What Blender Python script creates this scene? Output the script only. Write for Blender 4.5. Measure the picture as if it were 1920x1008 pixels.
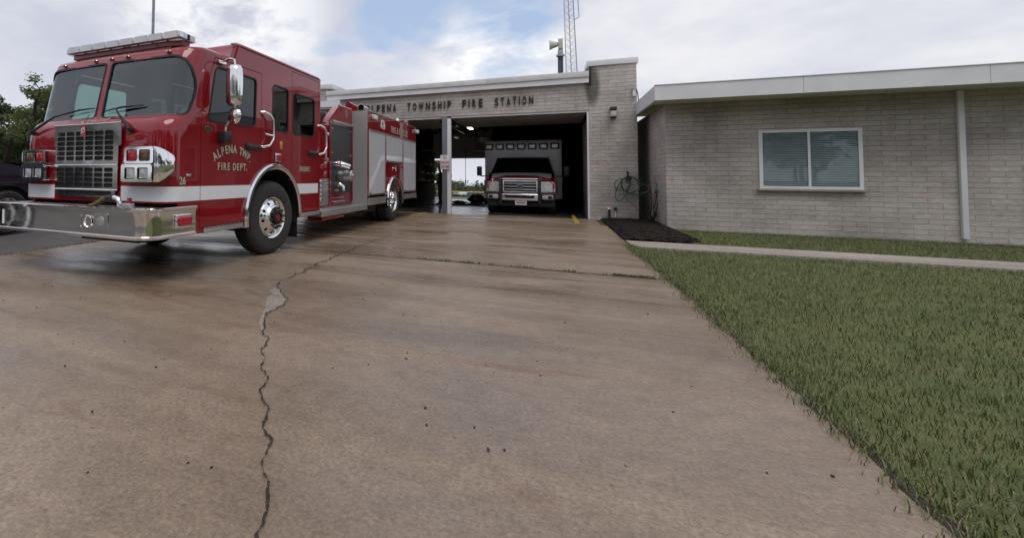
import bpy, bmesh, math, random
import numpy as np
from mathutils import Vector, Matrix
from mathutils.geometry import delaunay_2d_cdt
R = math.radians
random.seed(7)
for o in list(bpy.data.objects): bpy.data.objects.remove(o)
SC = bpy.context.scene; COL = SC.collection

# ------------------------------------------------------------------ camera
cam = bpy.data.cameras.new('camera'); co = bpy.data.objects.new('camera', cam); COL.objects.link(co); SC.camera = co
cam.sensor_width = 36; cam.sensor_fit = 'HORIZONTAL'; cam.lens = 894*36/1920
cam.shift_x = 360/1920; cam.shift_y = -206.5/1920; cam.clip_start = .05; cam.clip_end = 3000
# world axes seen from the camera (from the vanishing points of the photograph)
ya = Vector((436, -35.5, -894)).normalized(); xa = -Vector((-1835, -18.5, -894)).normalized()
xa = (xa - ya*xa.dot(ya)).normalized(); za = xa.cross(ya)
co.matrix_world = Matrix(((xa.x, xa.y, xa.z, 0), (ya.x, ya.y, ya.z, 0), (za.x, za.y, za.z, 1.15), (0, 0, 0, 1)))

# ------------------------------------------------------------------ sky and sun
SUN_EL, SUN_AZ = 62, 150          # azimuth: degrees from +Y towards +X where the sun stands
W = bpy.data.worlds.new('World'); SC.world = W; W.use_nodes = True
nt = W.node_tree; N = nt.nodes; L = nt.links; N.clear()
def nd(t, **k):
    n = N.new(t)
    for a, v in k.items(): setattr(n, a, v)
    return n
def lk(a, b): L.new(a, b)
sky = nd('ShaderNodeTexSky', sky_type='NISHITA', sun_disc=False, sun_elevation=R(SUN_EL), sun_rotation=R(SUN_AZ), dust_density=2.0)
tc = nd('ShaderNodeTexCoord')
sep = nd('ShaderNodeSeparateXYZ'); lk(tc.outputs['Generated'], sep.inputs[0])
za_ = nd('ShaderNodeMath', operation='ADD'); za_.inputs[1].default_value = .30; lk(sep.outputs[2], za_.inputs[0])
zm = nd('ShaderNodeMath', operation='MAXIMUM'); zm.inputs[1].default_value = .06; lk(za_.outputs[0], zm.inputs[0])
dv = nd('ShaderNodeVectorMath', operation='DIVIDE'); cmb = nd('ShaderNodeCombineXYZ')
for i in range(3): lk(zm.outputs[0], cmb.inputs[i])
lk(tc.outputs['Generated'], dv.inputs[0]); lk(cmb.outputs[0], dv.inputs[1])
def noise(scale, det, vec, rough=.55, dist=0, off=(0,0,0)):
    mp = nd('ShaderNodeMapping'); mp.inputs['Location'].default_value = off; lk(vec, mp.inputs[0])
    n = nd('ShaderNodeTexNoise'); n.inputs['Scale'].default_value = scale; n.inputs['Detail'].default_value = det
    n.inputs['Roughness'].default_value = rough; n.inputs['Distortion'].default_value = dist; lk(mp.outputs[0], n.inputs['Vector']); return n.outputs[0]
def ramp(src, stops):
    r = nd('ShaderNodeValToRGB'); e = r.color_ramp.elements
    while len(e) < len(stops): e.new(.5)
    for i, (p, c) in enumerate(stops): e[i].position = p; e[i].color = (c if isinstance(c, tuple) else (c, c, c)) + (1,)
    lk(src, r.inputs[0]); return r.outputs[0]
def mth(op, a, b=None, clamp=False):
    m = nd('ShaderNodeMath', operation=op, use_clamp=clamp)
    for i, v in enumerate((a, b)):
        if v is None: continue
        if isinstance(v, (int, float)): m.inputs[i].default_value = v
        else: lk(v, m.inputs[i])
    return m.outputs[0]
def gauss(dirv, lo, hi):
    d = nd('ShaderNodeVectorMath', operation='DOT_PRODUCT'); d.inputs[1].default_value = Vector(dirv).normalized(); lk(tc.outputs['Generated'], d.inputs[0])
    mr = nd('ShaderNodeMapRange', interpolation_type='SMOOTHSTEP'); mr.inputs['From Min'].default_value = lo; mr.inputs['From Max'].default_value = hi; lk(d.outputs['Value'], mr.inputs[0]); return mr.outputs[0]
P = dv.outputs[0]
def pix(px, py):   # direction of a cloud in the sky
    c = Vector((px-600, 297.5-py, -894)); return (xa*0 + Vector((xa.dot(c), ya.dot(c), za.dot(c))))
# two openings of blue sky between the cloud banks
b1 = gauss(pix(760, 10), .985, .9995); b2 = gauss(pix(930, -40), .970, .999)
b3 = gauss(pix(640, 75), .996, .9995)
open_ = mth('MAXIMUM', mth('MAXIMUM', b1, mth('MULTIPLY', b2, .85)), mth('MULTIPLY', b3, .6))
n1 = noise(2.2, 9, P, .56, .35, (3.1, .4, 0))
blue = mth('MULTIPLY', mth('SUBTRACT', mth('ADD', open_, mth('MULTIPLY', mth('SUBTRACT', .5, n1), 2.4)), .44), 2.0, True)
n2 = noise(1.5, 7, P, .5, .3, (9, 4, 2))
n3 = noise(5.0, 8, P, .6, .2, (1, 7, 2))
shade = mth('ADD', mth('MULTIPLY', n2, .75), mth('MULTIPLY', n3, .25))
cc = ramp(shade, [(.36, (6.2, 6.5, 7.7)), (.47, (7.0, 7.25, 8.4)), (.57, (8.2, 8.35, 9.2)), (.68, (9.8, 9.8, 10.1))])
# bright cumulus heads low over the station and high on the left
br = mth('MAXIMUM', gauss(pix(930, 105), .990, .9985), mth('MULTIPLY', gauss(pix(420, 40), .970, .998), .8))
brn = mth('MULTIPLY', br, ramp(n3, [(.38, 0.), (.55, 1.)]))
mx0 = nd('ShaderNodeMix', data_type='RGBA'); lk(brn, mx0.inputs['Factor']); lk(cc, mx0.inputs['A']); mx0.inputs['B'].default_value = (11.6, 11.6, 11.6, 1)
hz = ramp(sep.outputs[2], [(0., 1.), (.22, 0.)])
mxh = nd('ShaderNodeMix', data_type='RGBA'); lk(mth('MULTIPLY', hz, .75), mxh.inputs['Factor']); lk(mx0.outputs['Result'], mxh.inputs['A']); mxh.inputs['B'].default_value = (8.6, 8.75, 9.4, 1)
skb = nd('ShaderNodeMix', data_type='RGBA'); skb.inputs['Factor'].default_value = .62; lk(sky.outputs[0], skb.inputs['A']); skb.inputs['B'].default_value = (6.6, 8.3, 11.4, 1)
mx = nd('ShaderNodeMix', data_type='RGBA'); lk(blue, mx.inputs['Factor']); lk(mxh.outputs['Result'], mx.inputs['A']); lk(skb.outputs['Result'], mx.inputs['B'])
bg = nd('ShaderNodeBackground'); bg.inputs['Strength'].default_value = .09; lk(mx.outputs['Result'], bg.inputs['Color'])
out = nd('ShaderNodeOutputWorld'); lk(bg.outputs[0], out.inputs['Surface'])
sl = bpy.data.lights.new('sun', 'SUN'); sl.energy = 1.3; sl.angle = R(35); sl.color = (1, .96, .9)
so = bpy.data.objects.new('sun', sl); COL.objects.link(so)
az, el = R(SUN_AZ), R(SUN_EL); sd = Vector((math.sin(az)*math.cos(el), math.cos(az)*math.cos(el), math.sin(el)))
so.rotation_euler = sd.to_track_quat('Z', 'Y').to_euler(); so.location = sd*30
vs = SC.view_settings; vs.view_transform = 'Standard'; vs.look = 'None'; vs.gamma = 1; vs.exposure = 0.0; vs.use_curve_mapping = False
SC.cycles.use_denoising = True; SC.cycles.max_bounces = 8; SC.cycles.transparent_max_bounces = 16; SC.cycles.caustics_reflective = False; SC.cycles.caustics_refractive = False

# ------------------------------------------------------------------ materials
def mat(name, col, rough=.6, metal=0, coat=0, col2=None, nscale=8, bump=0, bscale=60, emit=0, spec=.5, coords='Object', detail=6, contrast=(.35, .65), rough2=None, coat_rough=.03):
    m = bpy.data.materials.new(name); m.use_nodes = True; t = m.node_tree; p = t.nodes['Principled BSDF']
    p.inputs['Base Color'].default_value = (*col, 1); p.inputs['Roughness'].default_value = rough; p.inputs['Metallic'].default_value = metal
    p.inputs['Coat Weight'].default_value = coat; p.inputs['Coat Roughness'].default_value = coat_rough; p.inputs['Coat IOR'].default_value = 1.5 if not name.startswith('red_paint') else 1.62; p.inputs['Specular IOR Level'].default_value = spec
    if emit: p.inputs['Emission Color'].default_value = (*col, 1); p.inputs['Emission Strength'].default_value = emit
    tcn = t.nodes.new('ShaderNodeTexCoord')
    if col2 is not None or rough2 is not None:
        n = t.nodes.new('ShaderNodeTexNoise'); n.inputs['Scale'].default_value = nscale; n.inputs['Detail'].default_value = detail
        t.links.new(tcn.outputs[coords], n.inputs['Vector'])
        if col2 is not None:
            r = t.nodes.new('ShaderNodeValToRGB'); e = r.color_ramp.elements
            e[0].position, e[1].position = contrast; e[0].color = (*col, 1); e[1].color = (*col2, 1)
            t.links.new(n.outputs[0], r.inputs[0]); t.links.new(r.outputs[0], p.inputs['Base Color'])
        if rough2 is not None:
            mr = t.nodes.new('ShaderNodeMapRange'); mr.inputs['From Min'].default_value, mr.inputs['From Max'].default_value = contrast
            mr.inputs['To Min'].default_value = rough; mr.inputs['To Max'].default_value = rough2
            t.links.new(n.outputs[0], mr.inputs[0]); t.links.new(mr.outputs[0], p.inputs['Roughness'])
    if bump:
        n = t.nodes.new('ShaderNodeTexNoise'); n.inputs['Scale'].default_value = bscale; n.inputs['Detail'].default_value = 4
        b = t.nodes.new('ShaderNodeBump'); b.inputs['Strength'].default_value = bump; b.inputs['Distance'].default_value = .01
        t.links.new(tcn.outputs[coords], n.inputs['Vector']); t.links.new(n.outputs[0], b.inputs['Height']); t.links.new(b.outputs[0], p.inputs['Normal'])
    return m
RED = mat('red_paint', (.265, .001, .008), .45, coat=1, col2=(.24, .001, .007), nscale=1.3, spec=.12, coat_rough=.015)
REDD = mat('dark_red_paint', (.20, .003, .010), .35, coat=.6)
CHROME = mat('chrome', (.88, .88, .87), .05, 1, rough2=.12, nscale=3)
MIRRORM = mat('polished_steel', (.80, .78, .75), .035, 1, rough2=.07, nscale=2.5, bump=.01, bscale=4)
GRILLEM = mat('grille_steel', (.50, .49, .47), .09, 1, rough2=.2, nscale=6)
ALU = mat('brushed_aluminium', (.58, .58, .58), .35, .85, rough2=.45, nscale=30, coords='Object')
ALUD = mat('shutter_grey', (.36, .37, .39), .45, .5, rough2=.55, nscale=12)
BLACK = mat('black_rubber', (.012, .012, .012), .6)
BPLAST = mat('black_plastic', (.02, .02, .021), .4)
DARK = mat('underbody_black', (.010, .010, .011), .8)
TYRE = mat('tyre_rubber', (.030, .029, .028), .75, col2=(.045, .042, .040), nscale=14, bump=.2, bscale=90)
STRIPE = mat('white_reflective_tape', (.84, .86, .88), .4, coat=.3)
WHITE = mat('white_paint', (.72, .73, .74), .45, col2=(.64, .65, .66), nscale=4)
GOLD = mat('gold_leaf', (.56, .53, .38), .5, .2)
LETB = mat('letter_black', (.015, .012, .012), .45)
SILV = mat('silver_grey_paint', (.40, .41, .43), .4, .3)
GREYP = mat('pump_panel_vinyl', (.050, .052, .056), .5, bump=.25, bscale=250)
REDL = mat('red_lens', (.42, .004, .02), .12, coat=1)
AMBL = mat('amber_lens', (.10, .06, .022), .12, coat=1)
AMBD = mat('amber_marker', (.55, .22, .03), .2, coat=1)
ORNG = mat('orange_marker', (.60, .14, .01), .3, coat=.5)
CLEARL = mat('clear_lens', (.84, .86, .88), .10, .45, coat=1, col2=(.55, .56, .58), nscale=18, contrast=(.4, .6), bump=.5, bscale=38)
SEATM = mat('grey_vinyl', (.09, .095, .10), .7)
TAN = mat('hose_jacket', (.16, .13, .055), .85, bump=.6, bscale=200)
def glass(name, tint, refl=.9, rough=.01, ior=1.5):
    m = bpy.data.materials.new(name); m.use_nodes = True; t = m.node_tree; t.nodes.clear()
    o = t.nodes.new('ShaderNodeOutputMaterial'); mx = t.nodes.new('ShaderNodeMixShader'); f = t.nodes.new('ShaderNodeFresnel'); f.inputs[0].default_value = ior
    tr = t.nodes.new('ShaderNodeBsdfTransparent'); tr.inputs[0].default_value = (*tint, 1); g = t.nodes.new('ShaderNodeBsdfGlossy'); g.inputs[0].default_value = (refl*.92, refl, refl*.99, 1); g.inputs['Roughness'].default_value = rough
    ge = t.nodes.new('ShaderNodeNewGeometry'); iv = t.nodes.new('ShaderNodeMath'); iv.operation = 'SUBTRACT'; iv.inputs[0].default_value = 1; t.links.new(ge.outputs['Backfacing'], iv.inputs[1]); mu = t.nodes.new('ShaderNodeMath'); mu.operation = 'MULTIPLY'; t.links.new(f.outputs[0], mu.inputs[0]); t.links.new(iv.outputs[0], mu.inputs[1]); f.inputs[0].default_value = ior
    t.links.new(mu.outputs[0], mx.inputs[0]); t.links.new(tr.outputs[0], mx.inputs[1]); t.links.new(g.outputs[0], mx.inputs[2]); t.links.new(mx.outputs[0], o.inputs[0]); return m
GLASS = glass('green_tinted_glass', (.80, .92, .88), .95, .012, 2.05)
GLASSD = glass('dark_privacy_glass', (.22, .23, .23), .95, .012, 1.7)
GLASSM = glass('medium_tint_glass', (.50, .60, .57), .95, .012, 1.6)
LBLENS = glass('clear_dome', (.97, .98, 1.), .9, .04, 1.4)

def treadmat():
    m = bpy.data.materials.new('diamond_treadplate'); m.use_nodes = True; t = m.node_tree; p = t.nodes['Principled BSDF']
    def n(ty, **k):
        x = t.nodes.new(ty)
        for a, v in k.items(): setattr(x, a, v)
        return x
    def M(op, a, b=0.):
        x = n('ShaderNodeMath', operation=op)
        for i, v in enumerate((a, b)):
            if isinstance(v, (int, float)): x.inputs[i].default_value = v
            else: t.links.new(v, x.inputs[i])
        return x.outputs[0]
    tcn = n('ShaderNodeTexCoord'); s = n('ShaderNodeSeparateXYZ'); t.links.new(tcn.outputs['Object'], s.inputs[0])
    u = M('ADD', s.outputs[0], s.outputs[2]); v = M('SUBTRACT', M('ADD', s.outputs[1], s.outputs[0]), s.outputs[2])
    K = 23.
    us, vs_ = M('MULTIPLY', u, K), M('MULTIPLY', v, K)
    fu, fv = M('SUBTRACT', M('FRACT', us), .5), M('SUBTRACT', M('FRACT', vs_), .5)
    par = M('FLOORED_MODULO', M('ADD', M('FLOOR', us), M('FLOOR', vs_)), 2.)
    a = M('ADD', M('MULTIPLY', fu, fu), M('MULTIPLY', M('MULTIPLY', fv, fv), 9.)); b = M('ADD', M('MULTIPLY', fv, fv), M('MULTIPLY', M('MULTIPLY', fu, fu), 9.))
    d = M('ADD', M('MULTIPLY', a, par), M('MULTIPLY', b, M('SUBTRACT', 1., par)))
    h = n('ShaderNodeMapRange'); h.inputs['From Min'].default_value = .24; h.inputs['From Max'].default_value = .10; t.links.new(d, h.inputs[0])
    bp = n('ShaderNodeBump'); bp.inputs['Strength'].default_value = .9; bp.inputs['Distance'].default_value = .004; t.links.new(h.outputs[0], bp.inputs['Height']); t.links.new(bp.outputs[0], p.inputs['Normal'])
    r = n('ShaderNodeValToRGB'); r.color_ramp.elements[0].color = (.33, .33, .33, 1); r.color_ramp.elements[1].color = (.86, .86, .85, 1); t.links.new(h.outputs[0], r.inputs[0]); t.links.new(r.outputs[0], p.inputs['Base Color'])
    p.inputs['Metallic'].default_value = .55; p.inputs['Roughness'].default_value = .32
    return m
TREAD = treadmat()

def brickmat():
    m = bpy.data.materials.new('split_face_block'); m.use_nodes = True; t = m.node_tree; p = t.nodes['Principled BSDF']
    n = t.nodes.new; lk_ = t.links.new
    tcn = n('ShaderNodeTexCoord'); s = n('ShaderNodeSeparateXYZ'); lk_(tcn.outputs['Object'], s.inputs[0])
    a = n('ShaderNodeMath'); a.operation = 'ADD'; lk_(s.outputs[0], a.inputs[0]); lk_(s.outputs[1], a.inputs[1])
    c = n('ShaderNodeCombineXYZ'); lk_(a.outputs[0], c.inputs[0]); lk_(s.outputs[2], c.inputs[1])
    b = n('ShaderNodeTexBrick'); lk_(c.outputs[0], b.inputs['Vector']); b.inputs['Scale'].default_value = 1
    b.inputs['Brick Width'].default_value = .40; b.inputs['Row Height'].default_value = .1016; b.inputs['Mortar Size'].default_value = .0045; b.inputs['Mortar Smooth'].default_value = .3
    b.inputs['Color1'].default_value = (.62, .58, .55, 1); b.inputs['Color2'].default_value = (.52, .485, .455, 1); b.inputs['Mortar'].default_value = (.43, .405, .385, 1); b.inputs['Bias'].default_value = -.1
    mp = n('ShaderNodeMapping'); mp.inputs['Scale'].default_value = (3, 3, 12); lk_(tcn.outputs['Object'], mp.inputs[0])
    nz = n('ShaderNodeTexNoise'); nz.inputs['Scale'].default_value = 3.0; nz.inputs['Detail'].default_value = 9; nz.inputs['Roughness'].default_value = .7; lk_(mp.outputs[0], nz.inputs['Vector'])
    rp = n('ShaderNodeValToRGB'); rp.color_ramp.elements[0].position = .3; rp.color_ramp.elements[1].position = .72; rp.color_ramp.elements[0].color = (.66, .66, .65, 1); rp.color_ramp.elements[1].color = (1.18, 1.16, 1.14, 1); lk_(nz.outputs[0], rp.inputs[0])
    mx_ = n('ShaderNodeMix'); mx_.data_type = 'RGBA'; mx_.blend_type = 'MULTIPLY'; mx_.inputs['Factor'].default_value = 1; lk_(b.outputs[0], mx_.inputs['A']); lk_(rp.outputs[0], mx_.inputs['B'])
    # rare pinkish bricks and big weather stains
    n2 = n('ShaderNodeTexNoise'); n2.inputs['Scale'].default_value = .9; n2.inputs['Detail'].default_value = 5; lk_(tcn.outputs['Object'], n2.inputs['Vector'])
    r2 = n('ShaderNodeValToRGB'); r2.color_ramp.elements[0].position = .35; r2.color_ramp.elements[1].position = .62; r2.color_ramp.elements[0].color = (.70, .69, .68, 1); r2.color_ramp.elements[1].color = (1, 1, 1, 1); lk_(n2.outputs[0], r2.inputs[0])
    m2 = n('ShaderNodeMix'); m2.data_type = 'RGBA'; m2.blend_type = 'MULTIPLY'; m2.inputs['Factor'].default_value = 1; lk_(mx_.outputs['Result'], m2.inputs['A']); lk_(r2.outputs[0], m2.inputs['B'])
    n3_ = n('ShaderNodeTexNoise'); n3_.inputs['Scale'].default_value = 4.; lk_(c.outputs[0], n3_.inputs['Vector'])
    r3 = n('ShaderNodeValToRGB'); r3.color_ramp.elements[0].position = .62; r3.color_ramp.elements[1].position = .70; r3.color_ramp.elements[0].color = (1, 1, 1, 1); r3.color_ramp.elements[1].color = (1.05, .86, .84, 1); lk_(n3_.outputs[0], r3.inputs[0])
    m3 = n('ShaderNodeMix'); m3.data_type = 'RGBA'; m3.blend_type = 'MULTIPLY'; m3.inputs['Factor'].default_value = 1; lk_(m2.outputs['Result'], m3.inputs['A']); lk_(r3.outputs[0], m3.inputs['B'])
    vd = n('ShaderNodeVectorMath'); vd.operation = 'DISTANCE'; msc = n('ShaderNodeMapping'); msc.inputs['Scale'].default_value = (1.9, .15, .62); lk_(tcn.outputs['Object'], msc.inputs[0]); lk_(msc.outputs[0], vd.inputs[0]); vd.inputs[1].default_value = (4.02*1.9, 0, 3.72*.62)
    sub_ = n('ShaderNodeMath'); sub_.operation = 'MULTIPLY_ADD'; lk_(nz.outputs[0], sub_.inputs[0]); sub_.inputs[1].default_value = -.5; lk_(vd.outputs['Value'], sub_.inputs[2])
    r4 = n('ShaderNodeValToRGB'); r4.color_ramp.elements[0].position = .0; r4.color_ramp.elements[1].position = .16; r4.color_ramp.elements[0].color = (.30, .31, .28, 1); r4.color_ramp.elements[1].color = (1, 1, 1, 1); lk_(sub_.outputs[0], r4.inputs[0])
    m4 = n('ShaderNodeMix'); m4.data_type = 'RGBA'; m4.blend_type = 'MULTIPLY'; m4.inputs['Factor'].default_value = 1; lk_(m3.outputs['Result'], m4.inputs['A']); lk_(r4.outputs[0], m4.inputs['B'])
    lk_(m4.outputs['Result'], p.inputs['Base Color']); p.inputs['Roughness'].default_value = .9
    ml = n('ShaderNodeMath'); ml.operation = 'MULTIPLY_ADD'; lk_(b.outputs['Fac'], ml.inputs[0]); ml.inputs[1].default_value = -1.2; lk_(nz.outputs[0], ml.inputs[2])
    bp = n('ShaderNodeBump'); bp.inputs['Strength'].default_value = 1; bp.inputs['Distance'].default_value = .011; lk_(ml.outputs[0], bp.inputs['Height']); lk_(bp.outputs[0], p.inputs['Normal'])
    return m
BRICK = brickmat()

def concretemat(name, c0, c1, wet=True, stain=(.17, .075, .045), wr=(.20, .50)):
    m = bpy.data.materials.new(name); m.use_nodes = True; t = m.node_tree; p = t.nodes['Principled BSDF']; n = t.nodes.new; lk_ = t.links.new
    tcn = n('ShaderNodeTexCoord'); V = tcn.outputs['Object']
    def nz(s, d=6, r=.6, dist=0, sc=None, loc=(0, 0, 0)):
        mp = n('ShaderNodeMapping'); mp.inputs['Location'].default_value = loc
        if sc: mp.inputs['Scale'].default_value = sc
        lk_(V, mp.inputs[0]); x = n('ShaderNodeTexNoise'); x.inputs['Scale'].default_value = s; x.inputs['Detail'].default_value = d; x.inputs['Roughness'].default_value = r; x.inputs['Distortion'].default_value = dist; lk_(mp.outputs[0], x.inputs['Vector']); return x.outputs[0]
    def rp(src, a, ca, b, cb):
        x = n('ShaderNodeValToRGB'); e = x.color_ramp.elements; e[0].position = a; e[1].position = b; e[0].color = (*ca, 1); e[1].color = (*cb, 1); lk_(src, x.inputs[0]); return x.outputs[0]
    def mx_(bl, f, a, b):
        x = n('ShaderNodeMix'); x.data_type = 'RGBA'; x.blend_type = bl
        if isinstance(f, (int, float)): x.inputs['Factor'].default_value = f
        else: lk_(f, x.inputs['Factor'])
        lk_(a, x.inputs['A'])
        if isinstance(b, tuple): x.inputs['B'].default_value = (*b, 1)
        else: lk_(b, x.inputs['B'])
        return x.outputs['Result']
    big = nz(.45, 7, .6, .6); streak = nz(1.1, 6, .6, .4, (.35, 1.6, 1), (4, 2, 0))
    c = rp(big, .36, c0, .64, c1)
    c = mx_('MULTIPLY', .6, c, rp(streak, .34, (.70, .68, .66), .6, (1.1, 1.09, 1.07)))
    if stain: c = mx_('MIX', rp(nz(.9, 6, .65, 1.2, (.5, 1.4, 1), (8, 3, 1)), .56, (0, 0, 0), .74, (.7, .7, .7)), c, stain)
    c = mx_('MULTIPLY', 1., c, rp(nz(48, 5, .8), .34, (.64, .63, .62), .64, (1.24, 1.24, 1.24)))
    c = mx_('MULTIPLY', .5, c, rp(nz(9, 6, .7), .36, (.72, .71, .70), .6, (1.1, 1.1, 1.1)))
    c = mx_('MIX', rp(nz(160, 3, .6), .62, (0, 0, 0), .72, (.75, .75, .75)), c, (.05, .043, .038))
    lk_(c, p.inputs['Base Color'])
    mr = n('ShaderNodeMapRange'); mr.inputs['From Min'].default_value = .38; mr.inputs['From Max'].default_value = .60
    mr.inputs['To Min'].default_value = wr[0] if wet else .7; mr.inputs['To Max'].default_value = wr[1] if wet else .9
    lk_(streak, mr.inputs[0]); lk_(mr.outputs[0], p.inputs['Roughness']); p.inputs['Specular IOR Level'].default_value = .5 if wet else .3
    bp = n('ShaderNodeBump'); bp.inputs['Strength'].default_value = .28; bp.inputs['Distance'].default_value = .004; lk_(nz(130, 5, .7), bp.inputs['Height']); lk_(bp.outputs[0], p.inputs['Normal'])
    return m
CONC = concretemat('weathered_apron_concrete', (.222, .162, .110), (.312, .240, .180))
CONCL = concretemat('pale_patch_concrete', (.27, .235, .20), (.36, .32, .28), False, None)
CONCW = concretemat('path_concrete', (.34, .30, .26), (.42, .38, .34), False, None)
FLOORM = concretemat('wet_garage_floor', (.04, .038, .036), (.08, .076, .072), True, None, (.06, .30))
ASPH = mat('asphalt', (.075, .070, .068), .85, col2=(.115, .105, .10), nscale=1.2, bump=.8, bscale=180, contrast=(.3, .7))
GRASS = mat('grass_ground', (.060, .085, .022), .95, col2=(.13, .135, .045), nscale=1.4, bump=1, bscale=60, contrast=(.3, .7))
MULCH = mat('dark_mulch', (.004, .0035, .003), .95, spec=.2, col2=(.032, .024, .019), nscale=25, bump=1, bscale=50)
LEAF = mat('leaf_green', (.110, .150, .045), .65, col2=(.20, .225, .095), nscale=1.7, contrast=(.3, .7))
LEAF2 = mat('leaf_dark', (.034, .056, .020), .75, col2=(.075, .105, .038), nscale=1.2, contrast=(.3, .7))
for _m in (LEAF, LEAF2):
    t_ = _m.node_tree; p_ = t_.nodes['Principled BSDF']; o_ = t_.nodes['Material Output']; tl = t_.nodes.new('ShaderNodeBsdfTranslucent'); mx_ = t_.nodes.new('ShaderNodeMixShader'); mx_.inputs[0].default_value = .4
    src_ = p_.inputs['Base Color'].links[0].from_socket; t_.links.new(src_, tl.inputs[0]); t_.links.new(p_.outputs[0], mx_.inputs[1]); t_.links.new(tl.outputs[0], mx_.inputs[2]); t_.links.new(mx_.outputs[0], o_.inputs[0])
BARK = mat('bark', (.035, .026, .020), .9, bump=.8, bscale=30)
YEL = mat('yellow_line_paint', (.48, .34, .03), .7, col2=(.30, .23, .05), nscale=14)

# ------------------------------------------------------------------ mesh helpers
WL = {}
class MB:
    def __init__(s): s.v = []; s.f = []; s.m = []
    def add(s, vs_, fs, mi=0):
        b = len(s.v); s.v += [tuple(v) for v in vs_]; s.f += [tuple(i+b for i in f) for f in fs]; s.m += [mi]*len(fs); return s
    def box(s, x0, x1, y0, y1, z0, z1, mi=0, bev=0):
        if x0 > x1: x0, x1 = x1, x0
        if y0 > y1: y0, y1 = y1, y0
        if bev:
            bm = bmesh.new(); bmesh.ops.create_cube(bm, size=1)
            for v in bm.verts: v.co = Vector(((x0+x1)/2+v.co.x*(x1-x0), (y0+y1)/2+v.co.y*(y1-y0), (z0+z1)/2+v.co.z*(z1-z0)))
            bmesh.ops.bevel(bm, geom=list(bm.edges), offset=bev, segments=3, profile=.5, affect='EDGES')
            s.frombm(bm, mi); return s
        v = [(x, y, z) for x in (x0, x1) for y in (y0, y1) for z in (z0, z1)]
        return s.add(v, [(0, 1, 3, 2), (4, 6, 7, 5), (0, 4, 5, 1), (2, 3, 7, 6), (0, 2, 6, 4), (1, 5, 7, 3)], mi)
    def frombm(s, bm, mi=0):
        bm.verts.index_update(); s.add([v.co[:] for v in bm.verts], [[v.index for v in f.verts] for f in bm.faces], mi); bm.free(); return s
    def tube(s, pts, r, n=10, mi=0, cap=True, closed=False):
        P_ = [Vector(p) for p in pts]; rs = r if isinstance(r, (list, tuple)) else [r]*len(P_)
        b = len(s.v); k = len(P_); up = None; ring = []
        for i, p in enumerate(P_):
            if closed: d = (P_[(i+1) % k]-P_[i-1]).normalized()
            else: d = (P_[min(i+1, k-1)]-P_[max(i-1, 0)]).normalized()
            if up is None: up = d.orthogonal().normalized()
            up = (up - d*up.dot(d)); up = up.normalized() if up.length > 1e-6 else d.orthogonal().normalized()
            w = d.cross(up)
            ring.append([p + (up*math.cos(2*math.pi*j/n)+w*math.sin(2*math.pi*j/n))*rs[i] for j in range(n)])
        vs_ = [q for g in ring for q in g]; fs = []
        for i in range(k if closed else k-1):
            a, c = i*n, ((i+1) % k)*n
            for j in range(n): fs.append((a+j, a+(j+1) % n, c+(j+1) % n, c+j))
        if cap and not closed: fs += [tuple(range(n))[::-1], tuple((k-1)*n+j for j in range(n))]
        return s.add(vs_, fs, mi)
    def cyl(s, p0, p1, r0, r1=None, n=20, mi=0): return s.tube([p0, p1], [r0, r0 if r1 is None else r1], n, mi)
    def lathe(s, prof, org, axis='X', n=40, mi=0, sgn=1, close=False, rot=None):
        # prof: (radius, height along the axis)
        vs_ = []; k = len(prof)
        for j in range(n):
            a = 2*math.pi*j/n; c, q = math.cos(a), math.sin(a)
            for r, h in prof:
                v = {'X': Vector((h*sgn, r*c, r*q)), 'Y': Vector((r*c, h*sgn, r*q)), 'Z': Vector((r*c, r*q, h*sgn))}[axis]
                if rot is not None: v = rot @ v
                vs_.append(v+Vector(org))
        fs = []
        for j in range(n):
            a, b = j*k, ((j+1) % n)*k
            for i in range(k if close else k-1): fs.append((a+i, a+(i+1) % k, b+(i+1) % k, b+i))
        return s.add(vs_, fs, mi)
    def prism(s, poly, f, d0, d1, mi=0):    # poly: 2d outline, f(u,v,d)->3d
        k = len(poly); vs_ = [f(u, v, d0) for u, v in poly]+[f(u, v, d1) for u, v in poly]
        return s.add(vs_, [tuple(range(k))[::-1], tuple(range(k, 2*k))]+[(i, (i+1) % k, k+(i+1) % k, k+i) for i in range(k)], mi)
    def sphere(s, c, r, n=14, mi=0, sc=(1, 1, 1)):
        bm = bmesh.new(); bmesh.ops.create_uvsphere(bm, u_segments=n, v_segments=max(6, n*2//3), radius=r)
        for v in bm.verts: v.co = Vector((v.co.x*sc[0]+c[0], v.co.y*sc[1]+c[1], v.co.z*sc[2]+c[2]))
        return s.frombm(bm, mi)
    def build(s, name, mats, parent=None, loc=None, ang=35, smooth=True, recalc=True):
        me = bpy.data.meshes.new(name); base = Vector(WL[parent]) if parent is not None else Vector(loc if loc is not None else (0, 0, 0))
        me.from_pydata([tuple(Vector(v)-base) for v in s.v], [], s.f)
        if not isinstance(mats, (list, tuple)): mats = [mats]
        for m_ in mats: me.materials.append(m_)
        me.polygons.foreach_set('material_index', s.m)
        if recalc:
            bm = bmesh.new(); bm.from_mesh(me); bmesh.ops.recalc_face_normals(bm, faces=bm.faces); bm.to_mesh(me); bm.free()
        if smooth: me.shade_smooth(); me.set_sharp_from_angle(angle=R(ang))
        me.update()
        o = bpy.data.objects.new(name, me); COL.objects.link(o)
        if parent is not None: o.parent = parent; WL[o] = tuple(base)
        else: o.location = base; WL[o] = tuple(base)
        return o
def thing(name, label, cat, loc, group=None):
    o = bpy.data.objects.new(name, None); COL.objects.link(o); o.location = loc; o.empty_display_size = .3; WL[o] = tuple(loc); o['label'] = label; o['category'] = cat
    if group: o['group'] = group
    return o
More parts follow.
